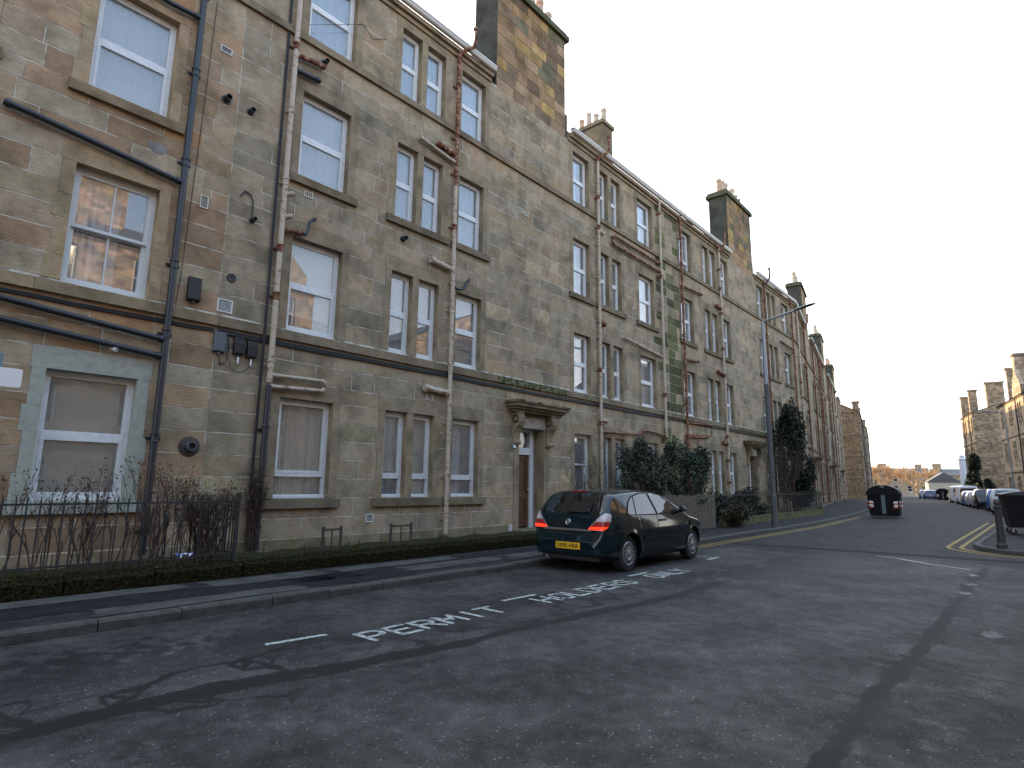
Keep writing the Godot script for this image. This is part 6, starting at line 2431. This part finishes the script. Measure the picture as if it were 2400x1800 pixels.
# ---------------------------------------------------------------- buildings further off
# front along local x, facing local +z
func block(d: Dictionary) -> Node3D:
	var t := thing(d.get("name", "stone_building"), d.label, "building", d.at, d.turn, d.get("group", ""))
	var L: float = d.length
	var H: float = d.height
	var Dp: float = d.get("depth", 10.0)
	var floors: int = d.floors
	var fh := H / floors
	var holes := []
	var n := int(L / d.get("bay", 2.9))
	var ww: float = d.get("win", 1.0)
	for f in floors:
		for i in n:
			var x := (i + 0.5) * L / n
			if d.get("pairs", false):
				holes.append([x - ww - 0.1, x - 0.1, f * fh + fh * 0.27, f * fh + fh * 0.84])
				holes.append([x + 0.1, x + ww + 0.1, f * fh + fh * 0.27, f * fh + fh * 0.84])
			else:
				holes.append([x - ww / 2, x + ww / 2, f * fh + fh * 0.27, f * fh + fh * 0.84])
	var m: Material = d.material
	var b := B.new()
	wall_core(b, 0, L, -0.1, H, -0.35, 0.0, holes)
	b.box(Vector3(0.002, -0.1, -Dp), Vector3(L - 0.002, H, -Dp + 0.3))
	for x in [0.0, L - 0.3]:
		b.box(Vector3(x, -0.1, -Dp + 0.3), Vector3(x + 0.3, H, -0.35))
	part("wall", b, m, t)
	var trim := B.new()
	for f in range(1, floors + 1):
		trim.box(Vector3(-0.04, f * fh - 0.12, -0.2), Vector3(L + 0.04, f * fh + 0.06, 0.09))
	# bands on the near gable
	for f in range(1, floors):
		trim.box(Vector3(-0.07, f * fh - 0.12, -Dp), Vector3(0.001, f * fh + 0.06, -0.2))
	part("string_course", trim, d.get("trim", m), t)
	var glassy := plain(lin(0.02, 0.024, 0.03), 0.05, 0, 0.6)
	for h in holes:
		var fb := B.new()
		ring(fb, h[0], h[1], h[2], h[3], 0.07, -0.24, -0.14)
		fb.box(Vector3(h[0], (h[2] + h[3]) / 2 - 0.03, -0.22), Vector3(h[1], (h[2] + h[3]) / 2 + 0.03, -0.13))
		var w := part("window", fb, M.white_old, t)
		box_part("pane", Vector3(h[0] + 0.05, h[2] + 0.05, -0.2), Vector3(h[1] - 0.05, h[3] - 0.05, -0.19), glassy, w)
	var rise: float = d.get("rise", 2.6)
	var r := B.new()
	r.quad(Vector3(-0.1, H, 0.2), Vector3(L + 0.1, H, 0.2), Vector3(L + 0.1, H + rise, -Dp / 2), Vector3(-0.1, H + rise, -Dp / 2), Vector3(0, 1, 1))
	r.quad(Vector3(-0.1, H, -Dp - 0.2), Vector3(L + 0.1, H, -Dp - 0.2), Vector3(L + 0.1, H + rise, -Dp / 2), Vector3(-0.1, H + rise, -Dp / 2), Vector3(0, 1, -1))
	r.quad(Vector3(-0.1, H - 0.02, 0.2), Vector3(L + 0.1, H - 0.02, 0.2), Vector3(L + 0.1, H - 0.02, -Dp - 0.2), Vector3(-0.1, H - 0.02, -Dp - 0.2), Vector3.DOWN)
	var roof := part("roof", r, M.slate, t)
	var g := B.new()
	for x in [0.0, L - 0.3]:
		g.slab(PackedVector2Array([Vector2(-Dp, H), Vector2(0.0, H), Vector2(-Dp / 2, H + rise - 0.05)]), Vector3(x, 0, 0), Vector3(0, 0, 1), Vector3(0, 1, 0), Vector3(0.3, 0, 0))
	part("gable", g, m, t)
	for c in d.get("stacks", []):
		var sb := B.new()
		sb.box(Vector3(c[0], H - 0.5, c[1]), Vector3(c[0] + c[2], c[4], c[1] + c[3]))
		sb.box(Vector3(c[0] - 0.1, c[4], c[1] - 0.1), Vector3(c[0] + c[2] + 0.1, c[4] + 0.2, c[1] + c[3] + 0.1))
		var s := part("chimney", sb, d.get("stack_material", m), roof)
	if d.get("pipes", true):
		for x in [L * 0.33, L * 0.78]:
			var pb := B.new()
			pb.tube([Vector3(x, 0.1, 0.12), Vector3(x, H - 0.1, 0.12)], 0.06, 6)
			part("downpipe", pb, M.pipe_black, t)
	if d.has("gablet"):
		# stone gablets rising through the eaves
		for x in d.gablet:
			var gb := B.new()
			gb.slab(PackedVector2Array([Vector2(x - 1.7, H - 0.1), Vector2(x + 1.7, H - 0.1), Vector2(x + 1.7, H + 0.9), Vector2(x, H + 2.6), Vector2(x - 1.7, H + 0.9)]), Vector3(0, 0, -0.3), Vector3.RIGHT, Vector3.UP, Vector3(0, 0, 0.34))
			part("gablet", gb, m, t)
	return t


func make_far() -> void:
	var tawny := stains(relief(world_tex(plain(lin(0.46, 0.37, 0.27), 0.92), T.rubble, 2.8), T.grain, 0.6), T.blotch, 7.0)
	var pinkish := stains(relief(world_tex(plain(lin(0.48, 0.40, 0.32), 0.92), T.rubble, 3.2), T.grain, 0.6), T.blotch, 8.0)
	var brown := stains(relief(world_tex(plain(lin(0.33, 0.255, 0.175), 0.92), T.rubble, 2.6), T.grain, 0.6), T.blotch, 7.0)
	var trim := world_tex(plain(lin(0.26, 0.22, 0.17), 0.9), T.stone, 2.0)
	var th := deg_to_rad(9.8)
	var dir := Vector3(cos(th), 0, -sin(th))
	var out := Vector3(sin(th), 0, cos(th))
	var end := Vector3(39.62, 0, 0) + dir * 53.1
	# left side beyond the terrace: brown gable facing us, then a long row
	block({"name": "corner_tenement", "label": "brown rubble corner tenement with its gable turned to the street, past the last grey tenement", "at": end + dir * 6.0 + out * 2.2, "turn": th, "length": 26.0, "height": 12.6, "floors": 4, "material": brown, "trim": trim, "depth": 9.0, "stacks": [[0.0, -6.2, 0.9, 3.0, 16.6], [9.0, -1.0, 1.6, 0.9, 15.2], [18.0, -1.0, 1.6, 0.9, 15.2]], "bay": 2.4})
	block({"name": "distant_tenement", "label": "narrow sunlit end of the far left row with a stack on top", "at": end + dir * 33.0 + out * 2.6, "turn": th, "length": 30.0, "height": 12.8, "floors": 4, "material": pinkish, "trim": trim, "stacks": [[0.5, -6.0, 0.9, 2.6, 16.2], [14.0, -1.0, 1.6, 0.9, 15.4]], "bay": 2.4})
	# right side of the street: fronts face back across the road
	var tr := deg_to_rad(11.5)
	var rd := Vector3(cos(tr), 0, -sin(tr))
	var p1 := Vector3(82.0, 0, 8.35)
	block({"name": "gabled_tenement", "label": "pinkish stone tenement with gablets and tall stacks on the right side of the street", "at": p1, "turn": tr + PI, "length": 26.0, "height": 10.3, "floors": 3, "material": pinkish, "trim": trim, "win": 0.62, "pairs": true, "bay": 3.6, "gablet": [9.2, 18.0], "stacks": [[0.6, -1.6, 0.5, 0.7, 14.2], [4.6, -2.6, 1.0, 1.8, 14.9], [15.0, -2.6, 1.0, 1.8, 15.0]]})
	block({"name": "corner_building", "label": "tawny corner building with a broad chimneyed gable and a dark tree before it", "at": Vector3(104.0, 0, 3.55), "turn": tr + PI, "length": 9.2, "height": 11.3, "floors": 3, "material": tawny, "trim": trim, "depth": 14.0, "win": 0.8, "bay": 2.3, "rise": 2.2, "stacks": [[8.3, -3.5, 0.8, 1.8, 14.9], [4.0, -1.4, 0.7, 0.9, 14.6], [0.2, -1.0, 0.7, 0.9, 14.2]]})
	# terrace closing the view
	for i in 4:
		block({"name": "closing_terrace", "label": ["sunlit terrace house at the street end, behind the golden tree", "terrace house closing the view, second from the left", "terrace house closing the view, third from the left", "terrace house closing the view, beside the pale shed gable"][i], "at": Vector3(286, -4.5, -78) + Vector3(0.12, 0, 0.99) * 19.0 * i, "turn": deg_to_rad(-83), "length": 18.6, "height": 13.0 - i * 0.4, "floors": 3, "material": tawny if i % 2 else pinkish, "trim": trim, "bay": 4.6, "win": 1.5, "stacks": [[1.0, -5.5, 3.0, 1.2, 17.5 - i * 0.4], [14.0, -5.5, 2.4, 1.2, 17.0 - i * 0.4]], "pipes": false, "group": "houses closing the view"})
	# opposite side, behind the viewer, mirrored in glass and paintwork
	block({"name": "opposite_tenement", "label": "stone tenement across the road, seen only as a sunlit band in window reflections", "at": Vector3(15.8, 0, 17.0), "turn": PI, "length": 44.0, "height": 11.4, "floors": 4, "material": pinkish, "trim": trim, "bay": 3.1, "win": 1.1, "gablet": [2.2, 12, 22], "stacks": [[8.0, -5.0, 2.5, 1.0, 16.0], [20.0, -5.0, 2.5, 1.0, 16.0]]})
	block({"name": "opposite_tenement", "label": "stone corner tenement just out of frame behind the wheeled bin, mirrored in the car windows", "at": Vector3(66.0, 0, 12.3), "turn": PI + deg_to_rad(1.4), "length": 18.0, "height": 11.2, "floors": 3, "material": pinkish, "trim": trim, "bay": 3.3, "win": 1.1, "gablet": [4, 13], "stacks": [[8.0, -4.0, 2.5, 1.0, 15.5]]})
	block({"name": "side_street_terrace", "label": "plain stone terrace along the side street, out of frame and mirrored in the lower windows", "at": Vector3(22.5, 0, 17.0), "turn": -PI / 2, "length": 44.0, "height": 10.4, "floors": 3, "material": pinkish, "trim": trim, "bay": 3.4, "win": 1.1})
	# low pale shed and a white chimney in the dip of the street
	var sh := thing("pale_shed", "small slate roofed shed with a pale lit gable in the dip of the street", "building", Vector3(165, -0.8, -8.0), tr)
	var sb := B.new()
	sb.box(Vector3(0, 0, 0), Vector3(7, 4.0, 6))
	part("wall", sb, world_tex(plain(lin(0.5, 0.46, 0.38), 0.9), T.stone, 2.0), sh)
	var sr := B.new()
	sr.slab(PackedVector2Array([Vector2(-0.3, 4.0), Vector2(6.3, 4.0), Vector2(3, 6.2)]), Vector3(-0.2, 0, 0), Vector3(0, 0, 1), Vector3(0, 1, 0), Vector3(7.4, 0, 0))
	part("roof", sr, M.slate, sh)
	var ch := thing("pale_chimney", "tall pale rendered chimney behind the dark conifer", "chimney", Vector3(128, 0, 1.4))
	var cb := B.new()
	cb.lathe(Vector3.ZERO, Vector3.UP, [[0.6, 0], [0.52, 6.6], [0.62, 6.65], [0.62, 6.8], [0.4, 6.9], [0.38, 7.4], [0, 7.5]], 12)
	part("shaft", cb, world_tex(plain(lin(0.55, 0.56, 0.6), 0.9), T.grime, 2.0), ch)
	# parked line on the right
	var blue := lin(0.02, 0.09, 0.28)
	far_vehicle("suv", lin(0.30, 0.31, 0.33), "pale grey car half hidden behind the wheeled bin on the right", Vector2(48.5, 9.25), deg_to_rad(0))
	far_vehicle("suv", lin(0.02, 0.09, 0.26), "bright blue car second in the line of parked cars", Vector2(55.5, 8.7), deg_to_rad(6))
	far_vehicle("suv", lin(0.02, 0.02, 0.024), "black tall car between the blue car and the silver one", Vector2(61.8, 7.6), deg_to_rad(9))
	far_vehicle("hatch", lin(0.30, 0.31, 0.33), "silver hatchback parked ahead of the black car", Vector2(67.3, 6.75), deg_to_rad(9))
	far_vehicle("hatch", lin(0.03, 0.07, 0.2), "dark blue car parked just behind the white vans", Vector2(72.5, 6.0), deg_to_rad(9))
	far_vehicle("van", lin(0.62, 0.63, 0.65), "white panel van, the nearer of the two vans", Vector2(79.5, 5.1), deg_to_rad(9))
	far_vehicle("van", lin(0.50, 0.50, 0.51), "pale panel van, the farther of the two vans", Vector2(87.5, 3.8), deg_to_rad(10))
	far_vehicle("hatch", lin(0.05, 0.09, 0.18), "small dark car at the far end of the parked line", Vector2(115.0, -2.2), deg_to_rad(11))
	far_vehicle("hatch", lin(0.2, 0.25, 0.32), "pale blue car at the crest of the street", Vector2(124.0, -3.9), deg_to_rad(11))
	# lamps on the right
	lamp_post(Vector3(72, 0.1, 9.1), 8.6, Vector3(-0.5, 0.35, -1.9), "tall galvanised lamp with an arm over the road on the right", 1.2)
	lamp_post(Vector3(98, 0.1, 4.0), 6.2, Vector3(-0.2, 0.1, -0.3), "short pale lamp before the tawny corner building", 1.0)


# ---------------------------------------------------------------- the street
const GREYPAL := [[0.40, Color(0.441, 0.358, 0.251)], [0.68, Color(0.407, 0.338, 0.243)], [0.84, Color(0.462, 0.358, 0.239)], [0.95, Color(0.373, 0.315, 0.232)], [1.0, Color(0.525, 0.424, 0.282)]]


func cumulative(pal: Array) -> Array:
	var out := []
	var last := 0.0
	for p in pal:
		out.append([p[0] - last, p[1]])
		last = p[0]
	return out


func make_terrace() -> void:
	var stackpal := cumulative([[0.3, Color(0.375, 0.250, 0.144)], [0.5, Color(0.250, 0.181, 0.121)], [0.7, Color(0.469, 0.320, 0.144)], [0.85, Color(0.234, 0.215, 0.138)], [1.0, Color(0.391, 0.278, 0.177)]])
	var red := cumulative([[0.36, Color(0.483, 0.342, 0.220)], [0.60, Color(0.462, 0.356, 0.242)], [0.76, Color(0.399, 0.272, 0.174)], [0.81, Color(0.504, 0.307, 0.163)], [1.0, Color(0.489, 0.404, 0.286)]])
	var ta := tenement({"name": "tenement", "seed": 1, "label": "reddish brown sandstone tenement with black drainpipe and cream painted ground floor window", "at": Vector3(-13.502, 0, 0), "from": 11.8,
		"palette": red, "margin": Color(0.484, 0.367, 0.232), "plinth": Color(0.421, 0.320, 0.210), "stack": stackpal, "painted": 7,
		"styles": {"*": "sash", "17": "timber"}, "covers": {"*": "net", "07": "blind", "17": "grey_part", "27": "net"}})
	fit_red(ta)
	var tb := tenement({"name": "tenement", "seed": 2, "label": "grey brown stone tenement with panelled brown door behind the dark green hatchback", "at": Vector3(4.2, 0, 0),
		"palette": cumulative(GREYPAL), "margin": Color(0.367, 0.298, 0.205), "plinth": Color(0.297, 0.257, 0.165), "stack": stackpal, "moss": [17.0, 18.0], "moss_string": [7.5, 11.0], "number": "33",
		"styles": {"*": "sash", "00": "low", "01": "low", "02": "low", "03": "low", "04": "sash_old", "05": "sash_old", "06": "sash_old", "07": "sash_old", "14": "single"},
		"covers": {"*": "net", "00": "curtain", "10": "blind_white", "20": "net", "01": "blind_half", "02": "blind", "03": "grey_part", "11": "roller", "12": "roller", "13": "roller", "04": "none", "05": "none", "06": "none", "07": "none", "14": "grey_part", "15": "none", "16": "none", "17": "grey_part", "24": "grey_part", "34": "grey_part", "27": "grey_part", "37": "grey_part", "25": "none", "26": "none", "35": "none", "36": "none"}})
	fit_grey(tb)
	var tc := tenement({"name": "tenement", "seed": 3, "label": "grey stone tenement behind the lamp post, streaked green where it meets its neighbour", "at": Vector3(21.92, 0, 0),
		"palette": cumulative(GREYPAL), "margin": Color(0.328, 0.271, 0.182), "plinth": Color(0.281, 0.236, 0.155), "stack": stackpal, "moss": [0.0, 0.95], "moss_string": [6.5, 11.0],
		"styles": {"*": "sash", "30": "low"}, "covers": {"*": "none", "10": "net", "20": "net", "11": "net", "21": "net", "14": "net", "33": "net"}})
	fit_far(tc, 31)
	var c10 := cos(deg_to_rad(9.8))
	var s10 := sin(deg_to_rad(9.8))
	var p0 := Vector3(39.62, 0, 0)
	for i in 3:
		var te := tenement({"name": "tenement", "seed": 4 + i, "label": ["weathered tenement just past the bend, behind the bare shrubs", "tenement in the middle of the angled row beyond the bend", "last tenement of the angled row, next to the brown gable"][i], "at": p0 + Vector3(c10, 0, -s10) * 17.7 * i, "turn": deg_to_rad(9.8), "stones": false,
			"palette": cumulative(GREYPAL), "margin": Color(0.343, 0.278, 0.187), "plinth": Color(0.281, 0.236, 0.155), "stack": stackpal, "styles": {"*": "sash"}, "covers": {"*": "none"}})
		fit_far(te, 41 + i)


func _ready() -> void:
	rng.seed = 20240117
	make_camera_and_light()
	make_materials()
	make_ground()
	make_terrace()
	make_far()
	make_garden()
	dark_green_car()
	street_sign()
	lamp_post(Vector3(22.6, 0.11, 3.55), 7.62, Vector3(0, 0.22, 1.15), "tall street lamp with dark lower post and galvanised arm on the left pavement", 5.2)
	communal_bin(Vector3(37.9, 0, 4.45), deg_to_rad(4))
	communal_bin_far(Vector3(105, 0, 0.4), deg_to_rad(8))
	wheeled_bin(Vector3(25.6, 0.105, 10.35), deg_to_rad(8))
	bollard(Vector3(18.98, 0.105, 9.99))
	timber_fence()
	far_railing(Vector2(21.2, 2.2), Vector2(35.5, 1.9), "black iron railing on a low wall behind the lamp post")
	make_plants()
